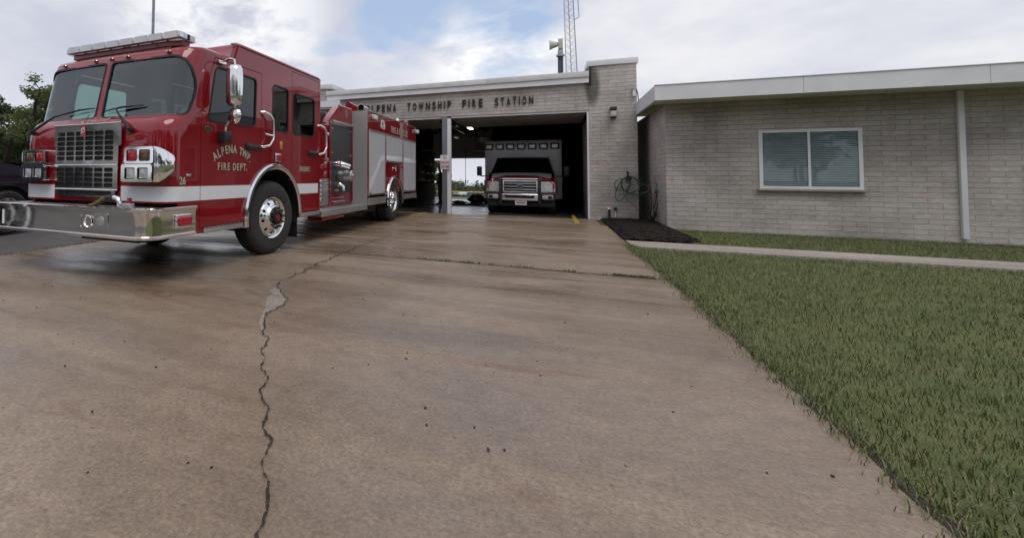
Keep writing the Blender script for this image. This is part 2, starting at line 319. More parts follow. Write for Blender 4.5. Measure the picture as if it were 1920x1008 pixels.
def tag(o, label=None, cat=None, group=None, kind=None):
    for k, v in (('label', label), ('category', cat), ('group', group), ('kind', kind)):
        if v: o[k] = v
    return o
def dens(loop, step):
    o = []
    for i, (x, y) in enumerate(loop):
        x2, y2 = loop[(i+1) % len(loop)]; d = math.hypot(x2-x, y2-y); k = max(1, int(math.ceil(d/step))) if step else 1
        o += [(x+(x2-x)*j/k, y+(y2-y)*j/k) for j in range(k)]
    return o
def inside(pts, loop):
    pts = np.asarray(pts, float); x, y = pts[:, 0], pts[:, 1]; r = np.zeros(len(pts), bool); L_ = np.asarray(loop, float); n = len(L_); j = n-1
    for i in range(n):
        xi, yi = L_[i]; xj, yj = L_[j]
        c = (yi > y) != (yj > y)
        if yi != yj: r ^= c & (x < (xj-xi)*(y-yi)/(yj-yi)+xi)
        j = i
    return r
def sheet(m, outer, holes, f, thick=.004, step=0, mi=0, hstep=None):
    loops = [dens(outer, step)]+[dens(h, hstep or step) for h in holes]; vs_ = []; es = []
    for l in loops:
        b = len(vs_); vs_ += l; es += [(b+i, b+(i+1) % len(l)) for i in range(len(l))]
    if step:
        xs = [p[0] for p in outer]; ys = [p[1] for p in outer]
        g = [(x, y) for x in np.arange(min(xs)+step/2, max(xs), step) for y in np.arange(min(ys)+step/2, max(ys), step)]
        if g:
            k = inside(g, outer)
            for h in holes: k &= ~inside(g, h)
            vs_ += [g[i] for i in np.nonzero(k)[0]]
    res = delaunay_2d_cdt([Vector(v) for v in vs_], es, [], 0, 1e-5, False)
    V2, F2 = res[0], res[2]
    cen = [((V2[a].x+V2[b].x+V2[c].x)/3, (V2[a].y+V2[b].y+V2[c].y)/3) for a, b, c in F2]
    k = inside(cen, outer)
    for h in holes: k &= ~inside(cen, h)
    F2 = [F2[i] for i in np.nonzero(k)[0]]
    used = sorted({i for t_ in F2 for i in t_}); ix = {u: j for j, u in enumerate(used)}; n = len(used)
    top = [f(V2[u].x, V2[u].y, 0.) for u in used]; bot = [f(V2[u].x, V2[u].y, -thick) for u in used]
    ec = {}
    for t_ in F2:
        for a, b in ((t_[0], t_[1]), (t_[1], t_[2]), (t_[2], t_[0])):
            e = (min(a, b), max(a, b)); ec[e] = ec.get(e, 0)+1 if e in ec else 1; 

    fs = [tuple(ix[i] for i in t_) for t_ in F2]+[tuple(ix[i]+n for i in t_)[::-1] for t_ in F2]
    for e, c in ec.items():
        if c == 1: a, b = e; fs.append((ix[a], ix[b], ix[b]+n, ix[a]+n))
    return m.add(top+bot, fs, mi)

def rrect(x0, x1, y0, y1, r, n=5):
    if isinstance(r, (int, float)): r = [r]*4
    o = []
    for (cx, cy, sx, sy, a0, rr) in ((x1, y1, -1, -1, 0, r[0]), (x0, y1, 1, -1, 90, r[1]), (x0, y0, 1, 1, 180, r[2]), (x1, y0, -1, 1, 270, r[3])):
        for j in range(n+1):
            a = R(a0+90*j/n); o.append((cx+sx*rr+rr*math.cos(a), cy+sy*rr+rr*math.sin(a)))
    return o
def rpoly(pts, r, n=5):   # rounded corners of any convex polygon
    o = []; k = len(pts)
    for i in range(k):
        p = Vector(pts[i]); a = Vector(pts[i-1]); b = Vector(pts[(i+1) % k]); rr = r[i] if isinstance(r, (list, tuple)) else r
        u = (a-p).normalized()*rr; w = (b-p).normalized()*rr
        for j in range(n+1):
            t_ = j/n; q = (p+u)*(1-t_)**2+p*2*t_*(1-t_)+(p+w)*t_**2; o.append((q.x, q.y))
    return o
def grow(loop, d):
    c = Vector((sum(p[0] for p in loop)/len(loop), sum(p[1] for p in loop)/len(loop))); k = len(loop); o = []
    area = sum(loop[i][0]*loop[(i+1) % k][1]-loop[(i+1) % k][0]*loop[i][1] for i in range(k)); sg = 1 if area > 0 else -1
    for i in range(k):
        a, p, b = Vector(loop[i-1]), Vector(loop[i]), Vector(loop[(i+1) % k]); e1 = (p-a); e2 = (b-p)
        n_ = Vector((0, 0))
        for e in (e1, e2):
            if e.length > 1e-7: e.normalize(); n_ += Vector((e.y, -e.x))*sg
        n_ = n_.normalized() if n_.length > 1e-6 else n_; o.append((p.x+n_.x*d, p.y+n_.y*d))
    return o
def circ(cx, cy, r, n=40, a0=0, a1=360):
    full = abs(a1-a0) >= 360
    return [(cx+r*math.cos(R(a0+(a1-a0)*j/(n if full else n-1))), cy+r*math.sin(R(a0+(a1-a0)*j/(n if full else n-1)))) for j in range(n)]
_tc = {}
def textmesh(body, size, bold=0, ext=.002, sx=1, align='CENTER'):
    key = (body, size, bold, ext, sx, align)
    if key not in _tc:
        c = bpy.data.curves.new('t', 'FONT'); c.body = body; c.size = size; c.extrude = ext; c.offset = bold; c.align_x = align; c.resolution_u = 3
        o = bpy.data.objects.new('t', c); COL.objects.link(o); dg = bpy.context.evaluated_depsgraph_get(); me = bpy.data.meshes.new_from_object(o.evaluated_get(dg))
        _tc[key] = ([(v.co.x*sx, v.co.y, v.co.z) for v in me.vertices], [tuple(p.vertices) for p in me.polygons])
        bpy.data.meshes.remove(me); bpy.data.objects.remove(o); bpy.data.curves.remove(c)
    return _tc[key]
def text(m, body, size, f, bold=0, ext=.002, sx=1, align='CENTER', mi=0):
    v, fs = textmesh(body, size, bold, ext, sx, align); m.add([f(*p) for p in v], fs, mi)
def side(X): return lambda u, v, d: (X+d, u, v)            # outline in (Y,Z) on a plane facing +X
def front(Y): return lambda u, v, d: (u, Y-d, v)           # outline in (X,Z) on a plane facing -Y
def flat(Z): return lambda u, v, d: (u, v, Z+d)

# ================================================================== SETTING: ground
YB = 15.29
def ground():
    m = MB(); xs = [-400, -60, -30, -15, 15, 30, 60, 400]; ys = [-400, 0, 26, 60, 63, 400]
    def h(y): return 0 if y <= 26 else (-(y-26)*.036 if y <= 60 else (-1.22-(y-60)*1.6 if y < 63 else -6.0))
    k = len(ys); m.add([(x, y, h(y)-.03) for x in xs for y in ys], [(i*k+j, (i+1)*k+j, (i+1)*k+j+1, i*k+j+1) for i in range(len(xs)-1) for j in range(k-1)])
    tag(m.build('ground', GRASS, smooth=False), 'mown grass ground around the fire station', None, None, 'structure')
ground()
def slab(name, pts, z, th, M_, label=None, step=0, kind='structure'):
    m = MB(); sheet(m, pts, [], flat(z), th, step); o = m.build(name, M_, smooth=False); tag(o, label, None, None, kind); return o
slab('asphalt_lot', [(-60, -40), (60, -40), (60, -4), (-7.0, -4), (-7.0, 15.2), (-60, 15.2)], -.012, .05, ASPH, 'grey asphalt lot left of the concrete apron')
slab('concrete_apron', [(-6.98, -3.98), (1.18, -3.98), (1.18, 13.44), (-6.98, 13.44)], 0, .1, CONC, 'rust-stained brown concrete apron in front of the bays')
slab('threshold_slab', [(-6.98, 13.46), (1.05, 13.46), (1.05, 15.29), (-6.98, 15.29)], .002, .1, CONC, 'narrow concrete strip along the bay doors')
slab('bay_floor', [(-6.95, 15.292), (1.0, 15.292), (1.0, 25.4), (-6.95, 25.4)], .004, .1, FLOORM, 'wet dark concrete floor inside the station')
slab('rear_driveway', [(-8.5, 25.42), (2, 25.42), (2, 26.3), (-8.5, 26.3)], 0, .1, CONCW, 'pale strip of concrete beyond the rear bay door')
slab('path', [(1.2, 9.62), (12, 9.62), (12, 10.45), (1.2, 10.45)], .004, .1, CONCW, 'pale concrete path between mulch bed and lawn')
# joints, cracks, paint
def ribbon(m, pts, w, z=.004, jit=0):
    rnd = random.Random(3); l = []; r = []
    for i, p in enumerate(pts):
        a = Vector(pts[max(0, i-1)]); b = Vector(pts[min(len(pts)-1, i+1)]); d = (b-a).normalized(); n_ = Vector((-d.y, d.x)); ww = w*(1+jit*rnd.uniform(-.7, .9)); p = Vector(p)
        l.append(p+n_*ww/2); r.append(p-n_*ww/2)
    k = len(pts); m.add([(q.x, q.y, z) for q in l]+[(q.x, q.y, z) for q in r], [(i, i+1, k+i+1, k+i) for i in range(k-1)])
def wob(p0, p1, n, a, seed):
    rnd = random.Random(seed); o = []
    for i in range(n+1):
        t_ = i/n; o.append((p0[0]+(p1[0]-p0[0])*t_+rnd.uniform(-a, a), p0[1]+(p1[1]-p0[1])*t_+rnd.uniform(-a, a)))
    return o
JD = mat('joint_dirt', (.020, .016, .012), .95, col2=(.045, .038, .028), nscale=20)
m = MB(); ribbon(m, wob((-6.98, 6.66), (1.18, 6.62), 120, .006, 1), .022, .0045, .5); tag(m.build('slab_joint', JD, smooth=False), 'dark weedy joint across the apron', None, None, 'structure')
m = MB(); ribbon(m, wob((1.185, -3.9), (1.185, 13.4), 160, .012, 5), .03, .0045, .8); tag(m.build('apron_edge', JD, smooth=False), 'dirt line along the right edge of the apron', None, None, 'structure')
m = MB(); ribbon(m, wob((-6.98, 13.44), (1.18, 13.44), 60, .003, 2), .016, .0055); tag(m.build('threshold_joint', JD, smooth=False), 'straight dark joint before the bay threshold', None, None, 'structure')
crk = [(-2.82, 6.60), (-2.80, 6.3), (-2.78, 6.07), (-2.75, 5.85), (-2.79, 5.62), (-2.70, 5.4), (-2.73, 5.21), (-2.66, 5.05), (-2.70, 4.9), (-2.66, 4.73), (-2.69, 4.56), (-2.58, 4.3), (-2.45, 4.16), (-2.40, 4.07), (-2.32, 3.99), (-2.24, 3.93), (-2.21, 3.87), (-2.18, 3.76), (-2.14, 3.7), (-2.16, 3.6), (-2.14, 3.53), (-2.16, 3.42), (-2.10, 3.33), (-1.98, 3.12), (-1.90, 2.98), (-1.80, 2.9), (-1.74, 2.72), (-1.66, 2.62), (-1.55, 2.42), (-1.47, 2.36), (-1.42, 2.2), (-1.27, 2.05), (-1.22, 1.92), (-1.10, 1.8), (-1.03, 1.62), (-.93, 1.5), (-.86, 1.32), (-.72, 1.15), (-.6, .9)]
def sub(p, a, seed):
    rnd = random.Random(seed); o = [p[0]]
    for i in range(1, len(p)):
        q = p[i-1]; r = p[i]; o += [((q[0]*(1-t_)+r[0]*t_)+rnd.uniform(-a, a), (q[1]*(1-t_)+r[1]*t_)+rnd.uniform(-a, a)) for t_ in (.33, .66)]+[r]
    return o
m = MB(); ribbon(m, sub(sub(crk, .012, 4), .007, 14), .0075, .009, 1.3); ribbon(m, sub([(-2.86, 8.49), (-2.90, 8.1), (-2.85, 7.83), (-2.88, 7.3), (-2.80, 6.7)], .02, 6), .012, .0045, .8); ribbon(m, sub([(-2.36, 3.97), (-2.55, 3.93), (-2.75, 3.98)], .004, 9), .006, .009)
tag(m.build('slab_crack', JD, smooth=False), 'jagged crack running down the apron slab', None, None, 'structure')
m = MB(); sheet(m, sub([(-2.69, 4.56), (-2.60, 4.3), (-2.46, 4.16), (-2.33, 3.99), (-2.22, 3.87), (-2.16, 3.72), (-2.16, 3.55), (-2.17, 3.42), (-2.12, 3.33), (-1.99, 3.12), (-1.92, 2.98), (-1.97, 3.05), (-2.08, 3.2), (-2.17, 3.36), (-2.22, 3.5), (-2.30, 3.62), (-2.36, 3.75), (-2.44, 3.92), (-2.47, 4.02), (-2.55, 4.08), (-2.57, 4.25), (-2.64, 4.4)], .010, 8), [], flat(.0045), .003)
tag(m.build('slab_patch', CONCL, smooth=False), 'pale worn patch beside the jagged crack', None, None, 'structure')
m = MB(); sheet(m, [(-6.9, 8.52), (-2.92, 8.40), (-2.83, 8.42), (-2.88, 8.53), (-6.9, 8.64)], [], flat(.0045), .003); tag(m.build('pale_joint', CONCL, smooth=False), 'pale grout line running under the fire engine', None, None, 'structure')
m = MB(); sheet(m, [(.50, 13.50), (.60, 13.50), (.60, 16.6), (.50, 16.6)], [], flat(.010), .003); sheet(m, [(-3.72, 13.3), (-3.61, 13.3), (-3.61, 15.28), (-3.72, 15.28)], [], flat(.010), .003)
tag(m.build('yellow_marking', YEL, smooth=False), 'worn yellow guide lines at the bay doors', None, None, 'structure')
# mulch bed with real lumps
def mulch():
    rnd = random.Random(11); m = MB(); X0, X1, Y0, Y1 = 1.19, 2.34, 10.46, 15.26; nx, ny = 30, 110
    def hh(x, y): e = min(x-X0+.04, y-Y0+.02, .25)*.16; return .012+e+rnd.uniform(0, .028)
    vs_ = []
    for i in range(nx+1):
        for j in range(ny+1): x = X0+(X1-X0)*i/nx; y = Y0+(Y1-Y0)*j/ny; vs_.append((x+rnd.uniform(-.012, .012)-(.14 if False else 0), y, hh(x, y)))
    m.add(vs_, [(i*(ny+1)+j, (i+1)*(ny+1)+j, (i+1)*(ny+1)+j+1, i*(ny+1)+j+1) for i in range(nx) for j in range(ny)])
    for _ in range(1500):
        x, y = rnd.uniform(X0-.10 if rnd.random() < .12 else X0, X1), rnd.uniform(Y0, Y1); a = rnd.uniform(0, 6.28); l = rnd.uniform(.015, .06); w = rnd.uniform(.006, .014); z = .035+rnd.uniform(0, .035) if x > X0+.05 else .012
        c, s_ = math.cos(a)*l, math.sin(a)*l; t_ = rnd.uniform(-.012, .012)
        m.add([(x-c-s_*w/l, y-s_+c*w/l, z), (x+c-s_*w/l, y+s_+c*w/l, z+t_), (x+c+s_*w/l, y+s_-c*w/l, z+t_+.004), (x-c+s_*w/l, y-s_-c*w/l, z+.004)], [(0, 1, 2, 3)])
    tag(m.build('mulch_bed', MULCH, smooth=False, recalc=False), 'bed of black wood mulch against the station wall', None, None, 'stuff')
mulch()
def blades(m, spots, h, rnd, w=.006, two=False):
    for x, y, z in spots:
        a = rnd.uniform(0, 6.28); hh = h*rnd.uniform(.5, 1.2); lx, ly = math.cos(a)*hh*.6, math.sin(a)*hh*.6; px_, py_ = -math.sin(a)*w, math.cos(a)*w
        m.add([(x-px_, y-py_, z), (x+px_, y+py_, z), (x+lx*.45+px_*.7, y+ly*.45+py_*.7, z+hh*.75), (x+lx*.45-px_*.7, y+ly*.45-py_*.7, z+hh*.75), (x+lx, y+ly, z+hh)], [(0, 1, 2, 3), (3, 2, 4)], 1 if two and rnd.random() < .10+.12*(math.sin(x*2.1+y)*math.sin(y*1.7) > .3) else 0)
def weeds():
    rnd = random.Random(5); m = MB(); sp = []
    for _ in range(46):
        cx_ = rnd.choice([rnd.uniform(-2.9, 1.1), rnd.uniform(-1.5, 1.1), rnd.gauss(-1.2, .3), rnd.gauss(.7, .25)]); k = rnd.randint(4, 16)
        sp += [(cx_+rnd.gauss(0, .05), 6.64+rnd.gauss(0, .010), .003) for _ in range(k)]
    for _ in range(60): i = rnd.randint(0, 9); sp.append((crk[i][0]+rnd.gauss(0, .02), crk[i][1]+rnd.gauss(0, .04), .003))
    for _ in range(340): sp.append((-7.0+rnd.gauss(0, .03), rnd.uniform(1, 7.5), 0))
    blades(m, sp, .026, rnd)
    tag(m.build('joint_weeds', LEAF, smooth=False, recalc=False), 'small green weeds growing in the slab joints', None, None, 'stuff')
    m = MB(); sp = []
    for _ in range(105000):
        y = 1.5+8.1*rnd.random()**1.45; x = 1.2+7.8*rnd.random()**1.25; sp.append((x-.02, y, -.03))
    for _ in range(26000): sp.append((rnd.uniform(2.4, 9.5), rnd.uniform(10.46, 13.38), -.03))
    for _ in range(3500): sp.append((1.18+rnd.gauss(0, .035)+.03*math.sin(_*.37), rnd.uniform(1.5, 9.7), -.005))
    for _ in range(900): sp.append((1.17+rnd.gauss(0, .06), rnd.uniform(8.2, 9.7), 0))
    blades(m, sp, .042, rnd, .0024, True)
    tag(m.build('lawn_grass', [mat('lawn_blades', (.060, .090, .022), .7, col2=(.19, .21, .08), nscale=26, contrast=(.32, .68), detail=3), mat('dead_straw', (.26, .22, .12), .9)], smooth=False, recalc=False), 'short green grass beside the apron edge', None, None, 'stuff')
weeds()

def grit():
    rnd = random.Random(21); m = MB()
    for _ in range(520):
        x, y = rnd.uniform(-6.8, 1.1), .9+11*rnd.random()**1.6; r = rnd.uniform(.002, .007); a = rnd.uniform(0, 6.28); q = [(x+r*math.cos(a+b)*rnd.uniform(.6, 1.3), y+r*math.sin(a+b)*rnd.uniform(.6, 1.3)) for b in (0, 1.3, 2.6, 3.9, 5.1)]
        m.prism(q, lambda u, v, d: (u, v, d), .001, r*.9, 1 if rnd.random() < .35 else 0)
    for _ in range(22):
        x, y = rnd.uniform(-6, 1.1), .9+9*rnd.random()**1.4; a = rnd.uniform(0, 6.28); l = rnd.uniform(.008, .018); c, s_ = math.cos(a)*l, math.sin(a)*l
        m.add([(x-c, y-s_, .004), (x-s_*.4, y+c*.4, .010), (x+c, y+s_, .005), (x+s_*.4, y-c*.4, .009)], [(0, 1, 2, 3)], 2)
    tag(m.build('grit', [JD, CONCL, BARK], smooth=False, recalc=False), 'scattered grit and dry leaf bits on the apron', None, None, 'stuff')
grit()

# ================================================================== FIRE STATION
ST = thing('fire_station', 'low grey block fire station with two open bays and black letters over the doors', 'fire station', (-3, YB, 0))
SILVER = mat('station_trim', (.76, .77, .78), .55, col2=(.70, .70, .71), nscale=2.5, bump=.05, bscale=6)
TRIM2 = mat('fascia_upper', (.72, .72, .70), .6, col2=(.62, .62, .60), nscale=3)
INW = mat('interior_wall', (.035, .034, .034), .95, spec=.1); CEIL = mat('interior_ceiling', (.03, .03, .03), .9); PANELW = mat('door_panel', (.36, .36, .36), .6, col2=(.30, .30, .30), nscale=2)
def stp(name, M_, *bs, bev=0, label=None):
    for b in bs:
        m = MB(); m.box(*b, bev=bev); o = m.build(name, M_, ST)
        if label: o['label'] = label
    return o
stp('wall', BRICK, (-7.30, .94, YB, YB+.30, 3.062, 4.03))                                # wall over the bays
stp('pier', BRICK, (.942, 2.07, YB-.012, YB+3.4, -.02, 4.275), label='tall square block pier right of the bays')
stp('pier', BRICK, (-8.1, -7.18, YB-.012, YB+1.2, -.02, 4.24))
stp('pier_cap', SILVER, (.895, 2.115, YB-.055, YB+3.45, 4.277, 4.43), bev=.006)
stp('pier_cap', SILVER, (-8.2, -6.97, YB-.055, YB+1.25, 4.242, 4.405), bev=.006)
stp('fascia', SILVER, (-7.16, .935, YB-.10, YB-.002, 3.815, 3.975))
m = MB(); xs = [-7.17, -4.4, -1.75, .94]
for a, b in zip(xs, xs[1:]): m.box(a+.002, b-.002, YB-.135, YB+.35, 3.977, 4.135, bev=.004)
m.build('roof_edge', TRIM2, ST)
stp('fascia', SILVER, (-11, -6.62, YB-.2, YB-.14, 3.56, 3.79), (-11, -6.62, YB-.138, YB+.1, 3.5, 3.7))
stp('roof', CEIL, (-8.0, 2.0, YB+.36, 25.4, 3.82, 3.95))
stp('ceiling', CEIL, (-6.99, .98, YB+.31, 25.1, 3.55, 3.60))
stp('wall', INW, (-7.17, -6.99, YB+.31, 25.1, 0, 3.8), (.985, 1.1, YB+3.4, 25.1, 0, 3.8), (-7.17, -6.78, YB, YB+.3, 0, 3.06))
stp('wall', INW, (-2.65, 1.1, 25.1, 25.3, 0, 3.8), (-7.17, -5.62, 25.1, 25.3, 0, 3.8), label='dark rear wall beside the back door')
stp('rear_header', WHITE, (-5.618, -2.652, 25.1, 25.3, 2.10, 3.8), (-6.6, -2.0, 24.98, 25.098, 2.14, 2.30), (-6.6, -2.0, 24.95, 25.098, 2.48, 2.55))
stp('lintel', SILVER, (-6.78, -3.16, YB+.03, YB+.30, 3.0, 3.06), (-2.86, .94, YB+.03, YB+.30, 3.0, 3.06))
stp('door_track', BPLAST, (-2.86, .9, YB+.04, YB+.09, 2.985, 2.999), (-6.7, -3.18, YB+.04, YB+.09, 2.985, 2.999))
STEEL = mat('column_grey', (.165, .170, .190), .5, col2=(.14, .145, .165), nscale=5)
stp('column', STEEL, (-3.14, -2.985, YB-.03, YB+.16, 0, 3.06), bev=.006, label='grey steel column between the two bays')
stp('door_jamb', SILVER, (-2.983, -2.875, YB+.0, YB+.14, 0, 3.0)); stp('door_jamb', SILVER, (.885, .94, YB+.012, YB+.15, 0, 3.0))
# the two open overhead doors lie flat under the ceiling, with panel ribs
for x0, x1 in ((-6.7, -3.22), (-2.86, .86)):
    m = MB(); 
    for k in range(5): m.box(x0, x1, YB+.35+k*.52, YB+.85+k*.52, 2.96+.004*k, 3.0+.004*k, bev=.006)
    m.build('overhead_door', PANELW, ST)
stp('door_rail', DARK, *[(x0, x0+.04, YB+.3, 22, 2.90, 2.95) for x0 in (-6.75, -3.27, -2.92, .86)])
stp('ceiling_joist', DARK, *[(-6.9+k*.49, -6.86+k*.49, YB+.4, 25, 3.36, 3.50) for k in range(16)])
for w_, x0, x1 in (('ALPENA', -5.685, -4.649), ('TOWNSHIP', -4.269, -2.857), ('FIRE', -2.514, -1.908), ('STATION', -1.554, -.488)):
    m = MB(); wd = {'I': .25, 'W': 1.25, 'N': 1.02, 'O': .95}; ws_ = [wd.get(c, .88) for c in w_]; gap = .62; u_ = (x1-x0)/(sum(ws_)+gap*(len(w_)-1)); x = x0
    for c, q in zip(w_, ws_):
        v, f_ = textmesh(c, .345, .006, .014, 1); a = min(p[0] for p in v); b = max(p[0] for p in v); lo = min(p[1] for p in v); hi = max(p[1] for p in v)
        m.add([(x+(p[0]-a)/(b-a)*q*u_, YB-.03-p[2], 3.305+(p[1]-lo)*.243/(hi-lo)) for p in v], f_); x += (q+gap)*u_
    m.build('lettering', LETB, ST)
# ivy stain and downspout at the corner of the pier
stp('downspout', BPLAST, (.955, 1.0, YB-.05, YB-.014, 3.75, 4.26))
# entrance wing
stp('wing_wall', BRICK, (2.36, 14, 13.4, 13.6, -.02, 2.88), (2.36, 2.56, 13.6, 18, -.02, 2.88))
stp('wing_fascia', SILVER, *[(2.04+k*2.44, 2.04+(k+1)*2.44-.006, 12.6, 12.66, 2.86, 3.19) for k in range(5)], (2.04, 2.10, 12.66, YB-.013, 2.86, 3.19), (2.085, 2.15, YB-.012, 18, 2.86, 3.19))
stp('wing_roof', TRIM2, (2.1, 14, 12.66, 18, 3.10, 3.18), (2.1, 14, 12.66, 13.4, 2.87, 2.89))
wf = MB(); sheet(wf, [(4.0, .95), (5.6, .95), (5.6, 2.2), (4.0, 2.2)], [[(4.06, 1.01), (4.78, 1.01), (4.78, 2.14), (4.06, 2.14)], [(4.82, 1.01), (5.54, 1.01), (5.54, 2.14), (4.82, 2.14)]], front(13.35), .05)
WIN = wf.build('wing_window', SILVER, ST)
MB().box(4.061, 4.779, 13.362, 13.366, 1.011, 2.139).box(4.821, 5.539, 13.362, 13.366, 1.011, 2.139).build('pane', glass('office_glass', (.75, .8, .8), .95, .01, 1.6), WIN)
bl = MB()
for k in range(30): bl.add([(4.05, 13.372, 1.03+k*.037), (5.55, 13.372, 1.03+k*.037), (5.55, 13.384, 1.055+k*.037), (4.05, 13.384, 1.055+k*.037)], [(0, 1, 2, 3)])
bl.build('blinds', WHITE, WIN, recalc=False); MB().box(3.96, 5.64, 13.30, 13.399, .905, .948, bev=.004).build('window_sill', CONCW, WIN)

stp('wing_downspout', SILVER, (6.9, 6.98, 13.33, 13.398, .06, 2.855), bev=.006)
MB().prism([(2.04, 3.191), (14, 3.191), (14, 3.205), (2.04, 3.205)], lambda u, v, d: (u, 12.585+d, v), 0, .09).build('drip_edge', TRIM2, ST)
# ---- things fixed to or standing at the station
tag(MB().box(-.15, .15, -.006, .006, 0, .46, bev=.003).build('no_parking_sign', WHITE, loc=(0, 0, 0)), 'white no parking anytime sign on the grey steel column', 'sign')
sg = bpy.data.objects['no_parking_sign']; sg.location = (-3.045, YB-.045, 1.378); WL[sg] = (-3.045, YB-.045, 1.378)
REDT = mat('sign_red', (.42, .05, .07), .5)
m = MB()
for b_, z_, s_ in (('NO', 1.715, .13), ('PARKING', 1.56, .112), ('ANYTIME', 1.425, .112)):
    v, f_ = textmesh(b_, s_, .002, .001, 1); a = min(p[0] for p in v); b = max(p[0] for p in v); sx = (.10 if b_ == 'NO' else .255)/(b-a)
    m.add([(-3.045+(p[0]-(a+b)/2)*sx, YB-.0535-p[2], z_+p[1]*1.05) for p in v], f_)
m.build('lettering', REDT, sg)
m = MB()
for a in ((-.142, .142, .006, .010), (-.142, .142, .450, .454)): m.box(-3.045+a[0], -3.045+a[1], YB-.0535, YB-.0515, 1.378+a[2], 1.378+a[3])
for x in (-.142, .138): m.box(-3.045+x, -3.045+x+.004, YB-.0535, YB-.0515, 1.389, 1.827)
m.build('border', REDT, sg)
# wall lamp
t = thing('wall_lamp', 'square frosted wall lamp with black cap on the block pier', 'wall lamp', (1.51, YB-.012, 2.80))
MB().box(1.435, 1.585, YB-.20, YB-.013, 2.985, 3.09, bev=.008).build('cap', BPLAST, t)
MB().box(1.442, 1.578, YB-.19, YB-.02, 2.83, 2.984, bev=.01).build('lamp_shade', mat('frosted_glass', (.52, .53, .50), .3, coat=.5), t)
MB().box(1.437, 1.583, YB-.195, YB-.013, 2.795, 2.829, bev=.005).build('base', BPLAST, t)
# small white fixture near the pier corner
t = thing('alarm_box', 'small white alarm box high on the right edge of the pier', 'alarm box', (2.0, YB-.013, 3.34))
MB().box(1.965, 2.035, YB-.10, YB-.013, 3.36, 3.55, bev=.008).build('case', WHITE, t)
MB().box(1.955, 2.06, YB-.13, YB-.013, 3.552, 3.575).build('hood', SILV, t); MB().tube([(2.055, YB-.05, 3.55), (2.085, YB-.05, 3.44), (2.10, YB-.05, 3.25)], .012, 8).build('conduit', BPLAST, t)
# stand pipe and tap
t = thing('vent_pipe', 'short black pipe with white cap rising from mulch at the pier', 'pipe', (1.385, YB-.10, 0))
MB().cyl((1.385, YB-.10, 0), (1.385, YB-.10, .30), .026).build('pipe', BPLAST, t); MB().cyl((1.385, YB-.10, .30), (1.385, YB-.10, .345), .042, .03).cyl((1.34, YB-.10, .32), (1.385, YB-.10, .32), .03).build('cap', WHITE, t)
t = thing('wall_faucet', 'pale thin conduit and faucet low on the pier wall', 'faucet', (1.53, YB-.03, 0))
MB().cyl((1.53, YB-.035, 0), (1.53, YB-.035, .30), .012).build('pipe', SILVER, t); MB().box(1.50, 1.57, YB-.06, YB-.013, .27, .35, bev=.006).build('outlet_box', INW, t)
# garden hose on its hanger
GH = mat('hose_green', (.055, .125, .095), .45)
t = thing('hose_hanger', 'small dark metal hose hanger screwed to the pier wall', 'hanger', (1.83, YB-.02, 1.2))
MB().box(1.81, 1.85, YB-.05, YB-.013, 1.20, 1.33).box(1.80, 1.83, YB-.05, YB-.013, 1.31, 1.34).build('bracket', BPLAST, t)
MB().lathe([(.07, -.06), (.07, .06), (.06, .06), (.06, -.06)], (1.83, YB-.09, 1.14), 'Y', 24, close=True).build('reel_hoop', BPLAST, t)
def loop3(cx, cz, rx, rz, y, tilt, n=30):
    o = []
    for j in range(n): a = 2*math.pi*j/n; u, v = rx*math.cos(a), rz*math.sin(a); c, s_ = math.cos(tilt), math.sin(tilt); o.append((cx+u*c-v*s_, y+.012*math.sin(2*a), cz+u*s_+v*c))
    return o
m = MB()
for q in ((1.88, .98, .20, .22, YB-.10, .1), (1.87, .97, .215, .21, YB-.13, .3), (1.70, .86, .13, .34, YB-.12, -.35), (1.68, .97, .17, .17, YB-.15, .5), (2.03, .86, .26, .13, YB-.14, .1)):
    m.tube(loop3(*q), .012, 8, closed=True)
m.tube([(1.62, YB-.13, .72), (1.8, YB-.14, .735), (1.95, YB-.15, .80), (2.1, YB-.17, .86)], .0095, 8)
tag(m.build('garden_hose', GH, loc=(1.86, YB-.1, .5)), 'thin dark green garden hose coiled on the pier wall', 'garden hose')
# bare shrub
def shrub():
    t = thing('bare_shrub', 'leafless twiggy shrub at the right edge of the mulch bed', 'shrub', (2.22, 14.5, 0)); rnd = random.Random(2); m = MB(); lv = MB()
    for k in range(15):
        a = rnd.uniform(0, 6.28); p = Vector((2.24+rnd.uniform(-.04, .04), 14.5+rnd.uniform(-.06, .06), .02)); d = Vector((math.cos(a)*.5-.12, math.sin(a)*.45, 1)).normalized(); pts = [p.copy()]
        for j in range(7): d = (d+Vector((rnd.uniform(-.25, .2), rnd.uniform(-.2, .2), rnd.uniform(-.1, .1)))).normalized(); p = p+d*.19; pts.append(p.copy())
        m.tube(pts, [.009-.001*i for i in range(8)], 5)
        for _ in range(3):
            i = rnd.randint(3, 6); q = pts[i]; e = Vector((rnd.uniform(-1, .6), rnd.uniform(-1, 1), rnd.uniform(.2, 1))).normalized()*rnd.uniform(.1, .28); m.tube([q, q+e*.5+Vector((0, 0, .01)), q+e], [.004, .003, .002], 4)
        for _ in range(5): q = pts[rnd.randint(3, 7)]+Vector((rnd.uniform(-.06, .06), rnd.uniform(-.06, .06), rnd.uniform(-.06, .06))); lv.add([q, q+Vector((.02, .01, .012)), q+Vector((.032, 0, .03)), q+Vector((.008, -.008, .022))], [(0, 1, 2, 3)])
    m.build('branches', BARK, t); lv.build('leaves', LEAF2, t, smooth=False, recalc=False)
shrub()
